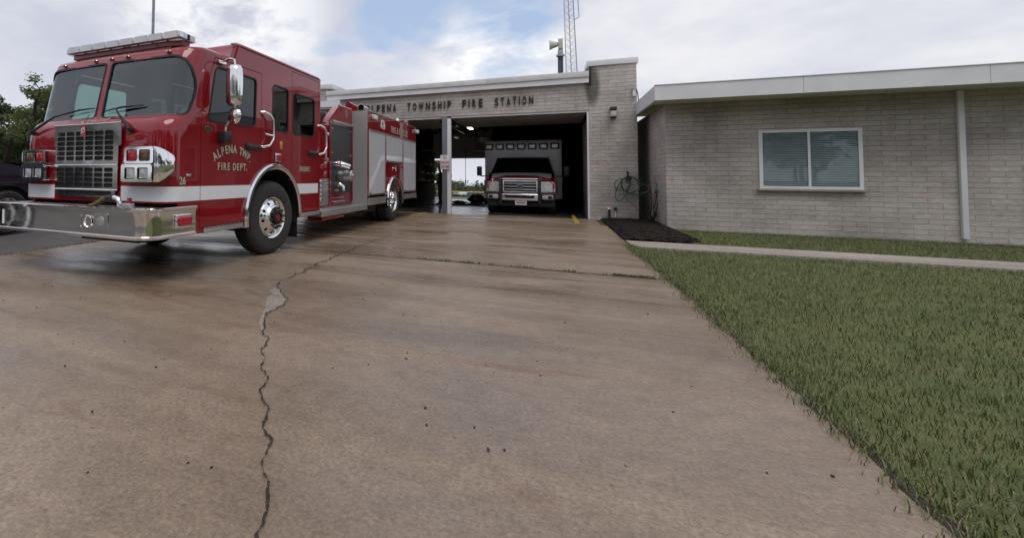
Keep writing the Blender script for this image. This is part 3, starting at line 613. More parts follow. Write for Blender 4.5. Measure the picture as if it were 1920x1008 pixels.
# warning siren on its pole (behind the roof edge)
t = thing('warning_siren', 'beige horn siren on twin steel poles above the roof edge', 'siren', (.285, 18, 3.9))
BEI = mat('siren_beige', (.50, .49, .43), .5)
m = MB(); m.cyl((.23, 18, 3.952), (.23, 18, 5.3), .035); m.cyl((.33, 18, 3.952), (.33, 18, 5.3), .035); m.cyl((.28, 17.97, 3.952), (.28, 17.97, 5.3), .016); m.build('pole', mat('pole_slate', (.10, .13, .18), .5, .3), t)
MB().cyl((.28, 18, 5.26), (.28, 18, 5.32), .13).box(.2, .36, 17.92, 18.08, 5.32, 5.48, bev=.01).build('motor', SILV, t)
MB().box(.215, .355, 17.9, 18.1, 5.50, 5.85, bev=.012).build('housing', BEI, t)
MB().lathe([(.05, 0), (.075, .03), (.10, .10), (.125, .18), (.165, .27), (.17, .275), (.16, .265), (.11, .17), (.06, .06), (.0, .06)], (.22, 18, 5.68), 'X', 32, sgn=-1).build('horn', BEI, t)
# lattice radio tower
t = thing('radio_tower', 'tall white and red lattice radio mast behind the station', 'radio tower', (.8, 22, 3.95)); TW = mat('tower_paint', (.55, .52, .53), .5, col2=(.42, .12, .12), nscale=.9, contrast=(.6, .63)); TG = mat('tower_steel', (.30, .32, .35), .4, .5)
def leg(k, z):
    w = .205-(z-5)*.011; a = (R(200), R(340), R(90))[k]; cx_ = .745-(z-5.4)*.028; return Vector((cx_+w*1.05*math.cos(a), 22+w*math.sin(a), z))
for k in range(3): m = MB(); m.tube([leg(k, z) for z in (3.952, 7, 10, 14)], .018, 6); m.build('leg', TG if k == 1 else TW, t)
m = MB(); z = 4.0
while z < 13.6:
    for k in range(3):
        a, b, c = leg(k, z), leg((k+1) % 3, z+.14), leg(k, z+.28); m.tube([a, b], .0055, 4); m.tube([b, c], .0055, 4)
    z += .28
m.build('bracing', TW, t)
m = MB(); m.tube([leg(1, 7.62), (1.02, 22, 7.72), (1.04, 22, 7.75), (1.02, 22, 8.05)], .014, 6); m.build('antenna_arm', TG, t); MB().cyl((1.02, 22, 8.0), (.97, 22, 9.4), .02).build('antenna', TW, t)
# tall pole behind the fire engine
t = thing('flagpole', 'slim galvanised pole rising behind the fire engine cab', 'pole', (-14.3, 14, 0))
MB().tube([(-14.3, 14, 0), (-14.3, 14, 5), (-14.27, 14, 11)], [.075, .06, .05], 14).build('pole', mat('galvanised', (.36, .36, .36), .45, .6, col2=(.22, .22, .22), nscale=12), t)
MB().cyl((-14.3, 14, 0), (-14.3, 14, .12), .16).build('base', SILV, t)
# power line
def wire():
    m = MB()
    for dz, dy in ((0, 0), (.35, .5)):
        pts = []
        for i in range(25): u = i/24; pts.append((-75+60*u, 22+9*u+dy, 7.9+dz-.9*u*(1)-1.0*4*u*(1-u)))
        m.tube(pts, .018 if dz == 0 else .012, 5)
    tag(m.build('power_line', BPLAST, loc=(-45, 26, 7)), 'thin black power line sagging past the leafy tree', 'power line')
wire()

# ================================================================== FIRE ENGINE
CX, XS = -4.95, -3.70
FE = thing('fire_engine', 'red fire engine with white stripe and chrome front bumper parked before the left bay', 'fire engine', (CX, 8.5, 0))
def lerp(x, tab):
    if x <= tab[0][0]: return tab[0][1]
    for (a, b), (c, d) in zip(tab, tab[1:]):
        if x <= c: return b+(d-b)*(x-a)/(c-a)
    return tab[-1][1]
YF = [(1.60, 3.86), (1.70, 3.872), (1.76, 3.905), (1.80, 3.955), (1.83, 4.0), (2.2, 4.078), (2.52, 4.15), (2.60, 4.185), (2.66, 4.23)]
YS = [(1.60, 4.08), (1.70, 4.10), (1.83, 4.25), (2.52, 4.42), (2.60, 4.46), (2.66, 4.50)]
S1 = 1.38; YEND = 7.585; QT = 3.505; A0 = 1.02
def cabp(s, z):
    sg = 1 if s >= 0 else -1; s = abs(s); yf, ys = lerp(z, YF), lerp(z, YS); bow = .035 if z > 1.8 else .012
    if s <= A0: x = s; y = yf+bow*(s/A0)**2
    elif s <= S1: a = (s-A0)/(S1-A0)*math.pi/2; yb = yf+bow; x = A0+.23*math.sin(a); y = yb+(ys-yb)*(1-math.cos(a))
    else: x = 1.25; y = ys+(s-S1)*(YEND-ys)/QT
    return Vector((CX+sg*x, y, z))
def cab(s, z, d=0.):
    p = cabp(s, z); e = .004
    if abs(s) > S1+.02: return (p.x+(d if s > 0 else -d), p.y, p.z)
    n = (cabp(s+e, z)-cabp(s-e, z)).cross(cabp(s, z+e)-cabp(s, z-e))
    n = n.normalized() if n.length > 1e-9 else Vector((0, -1, 0))
    if n.y > 0 and abs(s) < A0: n = -n
    if abs(s) >= A0 and n.x*(1 if s > 0 else -1) < 0: n = -n
    return tuple(p+n*d)
def ys2s(y, z): ys = lerp(z, YS); return S1+(y-ys)*QT/(YEND-ys)
def sidepoly(pts, step=.06, sg=1):
    return [(sg*ys2s(y, z), z) for y, z in dens(pts, step)]
def mirr(l): return [(-a, b) for a, b in l][::-1]
ARC = (6.055, .54)
arch = lambda r, n=36: [(y, z) for y, z in circ(ARC[0], ARC[1], r, n, 0, 180)]+[(ARC[0]-r, .2), (ARC[0]+r, .2)]
fd = lambda g: [(4.40-g, .535-g), (5.68+g, .535-g), (5.68+g, 2.588+g), (4.640-g, 2.588+g), (4.50-g, 2.2), (4.41-g, 1.80), (4.40-g, 1.70)]
cd_ = lambda g: [(6.56-g, .545-g*3), (7.505+g, .545-g*3), (7.505+g, 2.80+g), (6.56-g, 2.80+g)]
w1 = rpoly([(4.525, 1.795), (5.53, 1.825), (5.55, 2.485), (4.655, 2.485)], [.09, .07, .07, .10])
w2 = rrect(5.99, 6.445, 1.822, 2.49, .06); w3 = rrect(6.60, 7.355, 1.815, 2.466, .07)
ws_out = [(.055, 1.825), (1.30, 1.825), (1.375, 2.16), (1.17, 2.535), (.048, 2.535)]
wshld = rpoly(ws_out, [.07, .10, .14, .20, .06], 8)
top = [(-2.13, 2.60)]
def cab_shell():
    outer = [(-ys2s(7.585, 2.84), 2.84), (-ys2s(7.585, .47), .47), (-1.38, .47), (-1.33, .835), (0, .835), (1.33, .835), (1.38, .47), (ys2s(7.585, .47), .47), (ys2s(7.585, 2.84), 2.84), (ys2s(5.12, 2.84), 2.84), (ys2s(5.02, 2.63), 2.63), (1.38, 2.63), (0, 2.63), (-1.38, 2.63), (-ys2s(5.02, 2.63), 2.63), (-ys2s(5.12, 2.84), 2.84)]
    holes = []
    for sg in (1, -1):
        f = (lambda l: l) if sg > 0 else mirr
        holes += [f(sidepoly(fd(.005))), f(sidepoly(cd_(.005))), f(sidepoly(arch(.71))), f(sidepoly(w2)), f(wshld)]
    m = MB(); sheet(m, outer, holes, cab, .03, .075, hstep=.05)
    # firewall, floor and rear wall
    m.box(CX-1.22, CX+1.22, 7.545, 7.584, .47, 2.83); 
    o = m.build('cab', RED, FE, ang=40)
    cf = MB(); cf.box(CX-1.2, CX+1.2, 4.25, 5.30, .90, .96); cf.box(CX-1.2, CX+1.2, 5.30, 6.82, 1.27, 1.30); cf.box(CX-1.2, CX+1.2, 6.82, 7.54, .90, .96); cf.build('cab_floor', DARK, FE)
    # low front roof
    m = MB(); rings = []; n = 61; smax = ys2s(5.15, 2.6)
    for z, d in ((2.60, 0), (2.632, .0), (2.655, -.012), (2.678, -.045), (2.69, -.10), (2.70, -.30)):
        rings.append([Vector(cab(-smax+2*smax*i/(n-1), min(z, 2.64), d if z > 2.65 else .001*(z > 2.61)))+Vector((0, 0, z-min(z, 2.64))) for i in range(n)])
    vs_ = [p for r in rings for p in r]; fs = [(a*n+i, a*n+i+1, (a+1)*n+i+1, (a+1)*n+i) for a in range(len(rings)-1) for i in range(n-1)]
    fs.append(tuple((len(rings)-1)*n+i for i in range(n))); m.add(vs_, fs); rf = m.build('roof', RED, FE, ang=50)
    # raised roof: ramp and rounded cap
    m = MB(); sec = [(4.93, 2.66), (4.965, 2.665), (5.06, 2.83), (5.085, 2.865), (5.13, 2.888), (5.25, 2.895), (7.54, 2.895), (7.59, 2.88), (7.60, 2.84)]
    k = len(sec); xw = [1.235, 1.235, 1.235, 1.235, 1.22, 1.19, 1.19, 1.22, 1.25]
    vs_ = []
    for sg in (-1, 1): vs_ += [(CX+sg*xw[i], y, z) for i, (y, z) in enumerate(sec)]
    m.add(vs_, [(i, i+1, k+i+1, k+i) for i in range(k-1)])
    for sg in (-1, 1):
        pr = [(1.252, 2.838), (1.262, 2.845), (1.262, 2.868), (1.245, 2.888), (1.19, 2.895)]; n_ = len(pr); ysq = [5.04, 5.09, 5.20, 7.5, 7.59, 7.602]
        vs_ = [(CX+sg*(a-(.02 if y < 5.1 or y > 7.55 else 0)), y, b-(.025 if y in (5.04,) else 0)-(.01 if y > 7.6 else 0)) for y in ysq for a, b in pr]
        m.add(vs_, [(i*n_+j, i*n_+j+1, (i+1)*n_+j+1, (i+1)*n_+j) for i in range(len(ysq)-1) for j in range(n_-1)]+[tuple(range(n_)), tuple((len(ysq)-1)*n_+j for j in range(n_))])
    for sg in (-1, 1): m.prism([(4.90, 2.60)]+sec[:5]+[(5.22, 2.888), (5.22, 2.6)], lambda u, v, d: (CX+sg*(1.215+d), u, v), 0, .02)
    m.build('raised_roof', RED, FE, ang=60)
cab_shell()
def wpart(name, outer, par, glassm=GLASS, sg=1, outp=-.008, fn=cab):
    f = (lambda l: l) if sg > 0 else mirr
    o = f(outer); m = MB(); sheet(m, grow(o, .002), [], lambda s, z, d: fn(s, z, d-.012), .004, .08); g = m.build(name, glassm, par)
    m = MB(); sheet(m, grow(o, .012), [grow(o, -.013)], lambda s, z, d: fn(s, z, d+.005), .02, 0, hstep=0); m.build('rubber_seal', BLACK, g); return g
for sg in (1, -1):
    wpart('windshield', wshld, FE, GLASS, sg); wpart('side_window', sidepoly(w2), FE, GLASSD, sg)
def door(name, poly, win, sg, x_h, gl):
    f = (lambda l: l) if sg > 0 else mirr
    m = MB(); sheet(m, f(sidepoly(poly(-.004))), [f(sidepoly(win)), f(sidepoly(arch(.712)))], cab, .03, .09, hstep=.05); d = m.build(name, RED, FE, ang=40)
    wpart('window', sidepoly(win), d, gl, sg)
    X = CX+sg*1.25
    m = MB(); m.box(X-.005*sg, X+.045*sg, x_h, x_h+.33, 1.505, 1.565, bev=.018); m.box(X-.005*sg, X+.02*sg, x_h-.02, x_h+.12, 1.485, 1.585, bev=.008); m.build('handle', BPLAST, d)
    return d
dF = {}
for sg in (1, -1):
    dF[sg] = door('front_door', fd, w1, sg, 5.33, GLASSD if sg > 0 else GLASSM); dF[2*sg] = door('crew_door', cd_, w3, sg, 7.14, GLASSD)
# white reflective stripe
def stripe():
    for sg in (1, -1):
        f = (lambda l: l) if sg > 0 else mirr
        for ya, yb, par in ((None, 4.393, FE), (4.403, 6.0, dF[sg]), (6.1, 6.554, FE), (6.564, 7.504, dF[2*sg])):
            S_ = (lambda y, z: .57 if y is None else ys2s(y, z))
            m = MB(); sheet(m, f([(S_(ya, .855), .855), (S_(yb, .855), .855), (S_(yb, 1.02), 1.02), (S_(ya, 1.02), 1.02)]), [f(sidepoly(arch(.785)))], lambda s, z, d: cab(s, z, d+.0035), .0025, .07, hstep=.05)
            m.build('reflective_stripe', STRIPE, par)
stripe()
# wheel arch trims and liners
def archtrim(cy, cz, r0, r1, a0, a1, X, name='wheel_arch_trim', out=.05, sg=1):
    m = MB(); n = 40; pr = [(r0, -.02), (r0, out*.7), (r0+(r1-r0)*.25, out), (r0+(r1-r0)*.75, out), (r1, out*.5), (r1, -.02)]; k = len(pr)
    vs_ = [(X+sg*h, cy+r*math.cos(R(a0+(a1-a0)*j/n)), cz+r*math.sin(R(a0+(a1-a0)*j/n))) for j in range(n+1) for r, h in pr]
    m.add(vs_, [(j*k+i, j*k+(i+1) % k, (j+1)*k+(i+1) % k, (j+1)*k+i) for j in range(n) for i in range(k)]+[tuple(range(k)), tuple(n*k+i for i in range(k))])
    return m.build(name, CHROME, FE)
def liner(cy, cz, r, depth, sg):
    X = CX+sg*1.245; m = MB(); n = 30
    vs_ = [(x, cy+r*math.cos(R(-12+204*j/n)), cz+r*math.sin(R(-12+204*j/n))) for j in range(n+1) for x in (X, X-sg*depth)]
    m.add(vs_, [(2*j, 2*j+1, 2*j+3, 2*j+2) for j in range(n)]); m.add([(X-sg*depth, cy+r*math.cos(R(-12+204*j/n)), cz+r*math.sin(R(-12+204*j/n))) for j in range(n+1)], [tuple(range(n+1))])
    m.build('wheel_well', DARK, FE, recalc=False)
for sg in (1, -1):
    archtrim(6.055, .54, .705, .785, -4, 186, CX+sg*1.25, sg=sg); liner(6.055, .54, .712, .62, sg)
    archtrim(12.06, .50, .60, .685, -6, 186, CX+sg*1.25, out=.04, sg=sg); liner(12.06, .50, .61, .85, sg)
# -------- wheels
def wheel(cx, cy, sg, rear=False, rot=0.):
    Rm = Matrix.Rotation(R(rot), 3, 'Z'); org = (cx, cy, .535)
    t = bpy.data.objects.new('wheel', None); COL.objects.link(t); t.parent = FE; WL[t] = WL[FE]
    w = .30; o = MB()
    pr = [(.300, -.01), (.315, .012), (.36, .022), (.44, .024), (.485, .012), (.505, -.006), (.528, -.03)]
    g = [(.535, -.045), (.535, -.085), (.522, -.088), (.522, -.10), (.536, -.103), (.536, -.145), (.522, -.148), (.522, -.158), (.536, -.161), (.536, -.205), (.522, -.208), (.522, -.218), (.535, -.221), (.535, -.26)]
    pr = pr+g+[(.505, -.30), (.45, -.32), (.36, -.32), (.30, -.29)]
    o.lathe(pr, org, 'X', 64, sgn=sg, close=True, rot=Rm)
    if rear: o.lathe([(a, b-.36) for a, b in pr], org, 'X', 48, sgn=sg, close=True, rot=Rm)
    o.build('tyre', TYRE, t, ang=30)
    m = MB(); f3 = lambda x, y, z: tuple(Rm @ Vector((x, y, z))+Vector(org))
    if rear: prof = [(.0, -.215), (.17, -.215), (.185, -.21), (.215, -.195), (.255, -.12), (.27, -.03), (.285, .0), (.300, .012), (.305, .0)]
    else: prof = [(.0, .075), (.10, .075), (.105, .085), (.165, .085), (.178, .075), (.19, .045), (.255, -.005), (.27, -.03), (.280, .0), (.30, .014), (.306, .002)]
    def hgt(r): return lerp(r, sorted(prof))
    rb = .235 if rear else .225; holes = [[(rb*math.cos(R(36*k+9))+.022*math.cos(R(j*30)), rb*math.sin(R(36*k+9))+.022*math.sin(R(j*30))) for j in range(12)] for k in range(10)]
    rings = []
    def pm(u, v, d): r = math.hypot(u, v); return f3(sg*(hgt(r)+d), u, v)
    # concentric constraint rings keep the profile crisp
    outer = circ(0, 0, .303, 60)
    for rr_, nn in ((.300, 60), (.285, 60), (.27, 50), (.255, 50), (.19, 40), (.178, 40), (.165, 36), (.105, 30), (.10, 30)): pass
    m.lathe([(r, h) for r, h in prof if r >= (.268)], org, 'X', 60, sgn=sg, rot=Rm)
    sheet(m, circ(0, 0, .268, 50), holes+[circ(0, 0, .182, 40)], pm, .008, .02, hstep=.02)
    m.lathe([(r, h) for r, h in prof if r <= .19]+[(.183, hgt(.183))], org, 'X', 40, sgn=sg, rot=Rm)
    m.build('rim', CHROME, t, ang=32)
    m = MB(); m.lathe([(.26, hgt(.25)-.06), (.0, hgt(.25)-.06)], org, 'X', 30, sgn=sg, rot=Rm); m.build('brake_drum', DARK, t)
    hb = hgt(.14)
    for k in range(10): a = R(36*k+9); m = MB(); m.cyl(f3(sg*hb, .142*math.cos(a), .142*math.sin(a)), f3(sg*(hb+.045), .142*math.cos(a), .142*math.sin(a)), .017, .013, 8); m.build('lug_nut', BPLAST if not rear else CHROME, t)
    m = MB(); m.lathe([(.10, hgt(.05)), (.095, hgt(.05)+.05), (.07, hgt(.05)+.055), (.065, hgt(.05)+.03), (0, hgt(.05)+.03)], org, 'X', 24, sgn=sg, rot=Rm); m.build('hub', DARK if not rear else CHROME, t)
    if not rear: m = MB(); m.lathe([(.062, hgt(.05)+.03), (.05, hgt(.05)+.05), (0, hgt(.05)+.055)], org, 'X', 20, sgn=sg, rot=Rm); m.build('hub_cap', REDD, t)
wheel(XS-.03, 6.04, 1, rot=-7); wheel(2*CX-XS+.03, 6.04, -1, rot=-7); wheel(XS-.04, 12.03, 1, True); wheel(2*CX-XS+.04, 12.03, -1, True)
# -------- chassis, mud flaps, axles
m = MB(); m.box(CX-.95, CX+.95, 3.95, 5.3, .50, .62); m.box(CX-.45, CX+.45, 3.9, 14.1, .45, .75); m.box(CX-.7, CX+.7, 6.9, 10, .40, .8); m.box(CX-1.1, CX+1.1, 10.03, 11.3, .55, .72); m.box(CX-1.1, CX+1.1, 12.9, 14.1, .55, .72)
m.cyl((CX-1.0, 6.04, .52), (CX+1.0, 6.04, .52), .09).cyl((CX-1.0, 12.03, .52), (CX+1.0, 12.03, .52), .11); m.sphere((CX, 12.03, .52), .24); m.box(CX-.5, CX+.5, 4.2, 5.2, .33, .5); m.build('chassis', DARK, FE)
for sg in (1, -1): MB().box(CX+sg*.65, CX+sg*1.235, 6.78, 6.80, .16, .95, bev=.004).build('mud_flap', BLACK, FE)
MB().box(XS-.50, XS-.12, 10.1, 10.9, .33, .55, bev=.01).build('tool_locker', DARK, FE)
# -------- grille
GY = 3.83
m = MB(); gx = CX+.02
fg = lambda u, v, d: (gx+u, GY-d, v)
upper = [(-.545, 1.262), (.525, 1.262), (.530, 1.47), (.575, 1.485), (.570, 1.735), (-.565, 1.735), (-.575, 1.50), (-.545, 1.47)]
cols = [-.445+.165*i for i in range(6)]
sl = [rrect(c-.070, c+.070, z-.0245, z+.0245, .021, 4) for z in [1.335+.0585*i for i in range(6)] for c in cols]
sheet(m, upper, sl, fg, .012); sheet(m, [(-.54, .978), (.52, .978), (.525, 1.252), (-.545, 1.252)], [rrect(c-.070, c+.070, z-.0245, z+.0245, .021, 4) for z in [1.025+.0585*i for i in range(4)] for c in cols], fg, .012)
sheet(m, [(-.50, .885), (.47, .885), (.50, .972), (-.52, .972)], [rrect(-.46, -.36, .905, .955, .015, 3), rrect(-.33, .43, .905, .955, .015, 3)], lambda u, v, d: (gx+u, GY+.0-d, v), .012)
gr = m.build('grille', GRILLEM, FE, ang=25)
m = MB(); m.tube([(gx-.545, GY-.004, 1.257), (gx+.525, GY-.004, 1.257)], .009, 8); m.tube([(gx+.578, GY-.004, 1.735), (gx-.57, GY-.004, 1.735)], .010, 8); m.tube([(gx-.545, GY-.004, .975), (gx+.525, GY-.004, .975)], .008, 8); m.build('grille_bar', CHROME, gr)
MB().box(gx-.50, gx+.48, GY+.014, GY+.024, .90, 1.72).build('radiator', DARK, gr)
m = MB(); sheet(m, rrect(-.065, .02, 1.60, 1.72, .01, 3), [], lambda u, v, d: (gx+u-.03, GY-.006-d, v), .004); em = m.build('emblem', REDL, gr)
m = MB(); sheet(m, circ(-.022, 1.668, .034, 24), [circ(-.022, 1.668, .023, 24)], lambda u, v, d: (gx+u-.03, GY-.010-d, v), .002); m.prism([(-.058, 1.628), (-.048, 1.624), (.016, 1.706), (.006, 1.710)], lambda u, v, d: (gx+u-.03, GY-.0125-d, v), -.001, .001); m.build('emblem_mark', WHITE, em)
# small lettering above the grille
m = MB(); text(m, 'ALPENA TWP.', .085, lambda u, v, d: cab((gx-CX)+u, 1.762+v*.9, .003+d), .002, .001, .95); m.build('lettering', mat('faded_lettering', (.50, .30, .30), .5), FE)
# -------- headlight clusters
HC = CX+.045
for sg in (1, -1):
    m = MB(); x0, x1 = .665, 1.10; Y0 = 3.765
    f = lambda u, v, d: (HC+sg*u, Y0-d, v)
    o_top = rpoly([(x0, 1.270), (x1+.0, 1.270), (x1+.0, 1.452), (x0+.015, 1.447)], .03); o_bot = rpoly([(x0-.01, 1.070), (x1, 1.070), (x1, 1.262), (x0-.01, 1.262)], .03)
    def hs(za, zb): return [rrect(.705, .865, za, zb, .02, 3), rrect(.895, 1.055, za, zb, .02, 3)]
    sheet(m, o_top, hs(1.295, 1.42), f, .1); sheet(m, o_bot, hs(1.10, 1.225), lambda u, v, d: (HC+sg*u, Y0-.025-d, v), .125)
    # wrap round the cab corner, tapering to the side
    q = [(x1, Y0-.0, 1.072, 1.452), (x1+.06, Y0+.03, 1.072, 1.44), (1.19, 3.845, 1.105, 1.415), (1.225, 3.905, 1.165, 1.375), (1.228, 3.94, 1.19, 1.355)]
    vs_ = [(HC+sg*a, b, z) for a, b, c, d in q for z in (c, c+.03, (c+d)/2, d-.03, d)]; vs_ = [(x+sg*(.0 if i % 5 in (0, 4) else .012), y, z) for i, (x, y, z) in enumerate(vs_)]
    vi = [(HC+sg*(a-.06), b+.06, z) for a, b, c, d in q for z in (c, d)]
    fs = [(i*5+j, i*5+j+1, (i+1)*5+j+1, (i+1)*5+j) for i in range(4) for j in range(4)]; B_ = 25
    fs += [(i*5+4, (i+1)*5+4, B_+2*i+3, B_+2*i+1) for i in range(4)]+[(i*5, (i+1)*5, B_+2*i+2, B_+2*i) for i in range(4)]+[(20, 21, 22, 23, 24, B_+9, B_+8)]
    m.add(vs_+vi, fs); hc = m.build('headlight_housing', CHROME, FE, ang=40)
    MB().box(HC+sg*.69, HC+sg*1.08, Y0+.055, Y0+.09, 1.08, 1.44).build('backing', BPLAST, hc)
    for u, M_, nm in (((.785, REDL, 'warning_light')), (.975, AMBL, 'turn_signal')):
        m = MB(); m.box(HC+sg*(u-.068), HC+sg*(u+.068), Y0+.0, Y0+.055, 1.302, 1.413, bev=.014); m.build(nm, M_, hc)
    for u in (.785, .975):
        m = MB(); m.box(HC+sg*(u-.066), HC+sg*(u+.066), Y0-.01, Y0+.05, 1.107, 1.218, bev=.010); h = m.build('headlight', CLEARL, hc)
# -------- bumper
BC = CX; BW = 1.30; BR = .20
def bump_plan(n=10, off=0):
    o = [(-BW+off*-1, 4.27)]
    for j in range(n+1): a = R(180+90*j/n); o.append((-BW+BR+(BR+off)*math.cos(a), 3.55+BR+(BR+off)*math.sin(a)))
    for j in range(n+1): a = R(270+90*j/n); o.append((BW-BR+(BR+off)*math.cos(a), 3.55+BR+(BR+off)*math.sin(a)))
    o.append((BW+off, 4.27)); return o
secs = [(0, .478), (.022, .482), (.024, .508), (.004, .516), (.002, .60), (0, .70), (.004, .762), (.024, .770), (.026, .796), (.012, .804), (-.03, .804), (-.03, .478)]
pls = [bump_plan(12, a) for a, z in secs]; k = len(secs); n = len(pls[0])
m = MB(); m.add([(BC+pls[i][j][0], pls[i][j][1], secs[i][1]) for j in range(n) for i in range(k)], [(j*k+i, j*k+(i+1) % k, (j+1)*k+(i+1) % k, (j+1)*k+i) for j in range(n-1) for i in range(k)]+[tuple(range(k)), tuple((n-1)*k+i for i in range(k))])
BU = m.build('front_bumper', MIRRORM, FE, ang=25)
m = MB(); pl = bump_plan(8, -.032); m.prism([(BC+a, b) for a, b in pl]+[], lambda u, v, d: (u, v, d), .772, .792); m.build('bumper_deck', TREAD, BU)
MB().box(BC-1.2, BC+1.2, 3.6, 4.2, .50, .55).box(BC-1.15, BC+1.15, 3.86, 3.9, .55, .79).build('bumper_frame', DARK, BU)
m = MB(); v, f_ = textmesh('1', .30, .012, .0015, .8); m.add([(BC-1.055+p[0], 3.547-p[2]-.002, .555+p[1]*.75) for p in v], f_); m.build('number', STRIPE, BU)
m = MB(); m.lathe([(.068, .012), (.06, .016), (.052, .004), (.046, -.02), (.03, -.045), (0, -.055)], (-4.50, 3.547, .645), 'Y', 28, sgn=-1); m.build('siren_horn', CHROME, BU)
m = MB(); sheet(m, rrect(-4.42, -4.20, .572, .735, .015, 3), [circ(-4.31, .653, .058, 24)], lambda u, v, d: (u, 3.540-d, v), .006); sp = m.build('speaker_plate', CHROME, BU); MB().lathe([(.057, -.002), (.052, .012), (0, .016)], (-4.31, 3.545, .653), 'Y', 24, sgn=-1).build('speaker', ALU, sp)
m = MB(); m.box(BC+BW+.002, BC+BW+.03, 3.93, 4.19, .575, .722, bev=.012); rl = m.build('side_light_bezel', CHROME, BU); MB().box(BC+BW+.02, BC+BW+.055, 3.955, 4.165, .595, .702, bev=.018).build('side_light', REDL, rl)
for q in ((-4.62, .705), (-4.62, .585)): MB().lathe([(.010, 0), (.007, .006), (0, .007)], (q[0], 3.548, q[1]), 'Y', 12, sgn=-1).build('rivet', CHROME, BU)
m = MB(); m.cyl((-4.17, 3.66, .79), (-4.17, 3.66, .80), .055); m.tube([(-4.17, 3.66, .80), (-4.17, 3.66, .855), (-4.19, 3.66, .885), (-4.23, 3.66, .90), (-4.27, 3.66, .90)], .028, 12); m.build('swivel_elbow', CHROME, BU)
m = MB(); m.tube([(-4.265, 3.66, .90), (-4.36, 3.66, .895)], .036, 14); m.build('hose_coupling', BPLAST, BU)
m = MB(); m.tube([(-4.35, 3.66, .895), (-4.42, 3.665, .875), (-4.50, 3.67, .84), (-4.58, 3.675, .81), (-4.66, 3.68, .803)], [.033, .033, .03, .026, .018], 12); m.build('preconnect_hose', TAN, BU)
m = MB(); m.box(-4.13, -3.99, 3.63, 3.70, .793, .845, bev=.004); m.build('hinge_box', ALU, BU); MB().box(-4.11, -4.06, 3.70, 3.73, .80, .90, bev=.004).build('red_valve_handle', RED, BU)
MB().lathe([(.03, 0), (.026, .012), (0, .016)], (XS+.001, 4.30, .60), 'X', 18).build('side_marker', ORNG, FE)
# -------- markers, wipers, light bar
for i, u in enumerate((-.915, -.29, 0, .275, .915)):
    p = Vector(cab(u, 2.592, 0)); m = MB(); m.sphere((p.x, p.y-.012, p.z), .03, 12, sc=(1.35, .8, .55)); mk = m.build('roof_marker', CHROME, FE); MB().sphere((p.x+.018, p.y-.03, p.z), .014, 10, sc=(1.3, .8, .8)).build('marker_lens', AMBL, mk)
def wiper(px, pz, ex, ez, b0, b1):
    m = MB(); P0 = Vector(cab(px, pz, .05)); P1 = Vector(cab(ex, ez, .06)); mid = P0.lerp(P1, .55)+Vector((0, -.04, .035)); m.tube([Vector(cab(px, pz, -.01)), P0], .03, 10); m.tube([P0, P0.lerp(mid, .5), mid, P1], [.019, .017, .011, .009], 8)
    w_ = m.build('wiper', BLACK, FE); m = MB(); m.tube([cab(b0[0], b0[1], .022), cab((b0[0]+b1[0])/2, (b0[1]+b1[1])/2+.01, .035), cab(b1[0], b1[1], .022)], [.006, .012, .006], 6); m.build('blade', BLACK, w_)
wiper(-1.02, 1.668, -.30, 1.925, (-.62, 1.90), (-.06, 1.95)); wiper(.72, 1.645, .34, 1.91, (.0+.10, 1.90), (.72, 1.945))
LB = bpy.data.objects.new('light_bar', None); COL.objects.link(LB); LB.parent = FE; WL[LB] = WL[FE]
lx0, lx1 = CX-1.05, CX+1.05; oc = [(lx0, 4.36), (lx0+.05, 4.28), (lx0+.16, 4.25), (lx1-.30, 4.25), (lx1-.06, 4.31), (lx1, 4.40), (lx1, 4.54), (lx1-.1, 4.60), (lx0+.1, 4.60), (lx0, 4.54)]
MB().prism(rpoly(oc, .02, 2), lambda u, v, d: (u, v, d), 2.775, 2.862).build('dome', LBLENS, LB)
MB().prism(grow(oc, -.09), lambda u, v, d: (u, v, d), 2.71, 2.772).box(CX-.8, CX+.8, 4.36, 4.5, 2.66, 2.72).build('base', REDD, LB)
m = MB()
for k in range(8): x = lx0+.105+k*.245; m.box(x, x+.205, 4.268, 4.30, 2.779, 2.858)
for k in range(2): m.box(lx1-.10+.03*k, lx1-.09+.03*k, 4.33+.08*k, 4.40+.08*k, 2.78, 2.855)
m.box(lx0+.06, lx1-.1, 4.301, 4.33, 2.777, 2.856); m.box(lx0+.06, lx1-.06, 4.42, 4.57, 2.776, 2.85)
m.build('reflector', WHITE, LB)
m = MB()
for k in range(9): x = lx0+.052+k*.245; m.box(x+.01, x+.048, 4.275, 4.41, 2.780, 2.852, bev=.004)
m.build('lamp_module', CLEARL, LB)
m = MB(); m.cyl((CX+.06, 4.38, 2.862), (CX+.06, 4.38, 2.885), .025); m.build('sensor', BPLAST, LB)
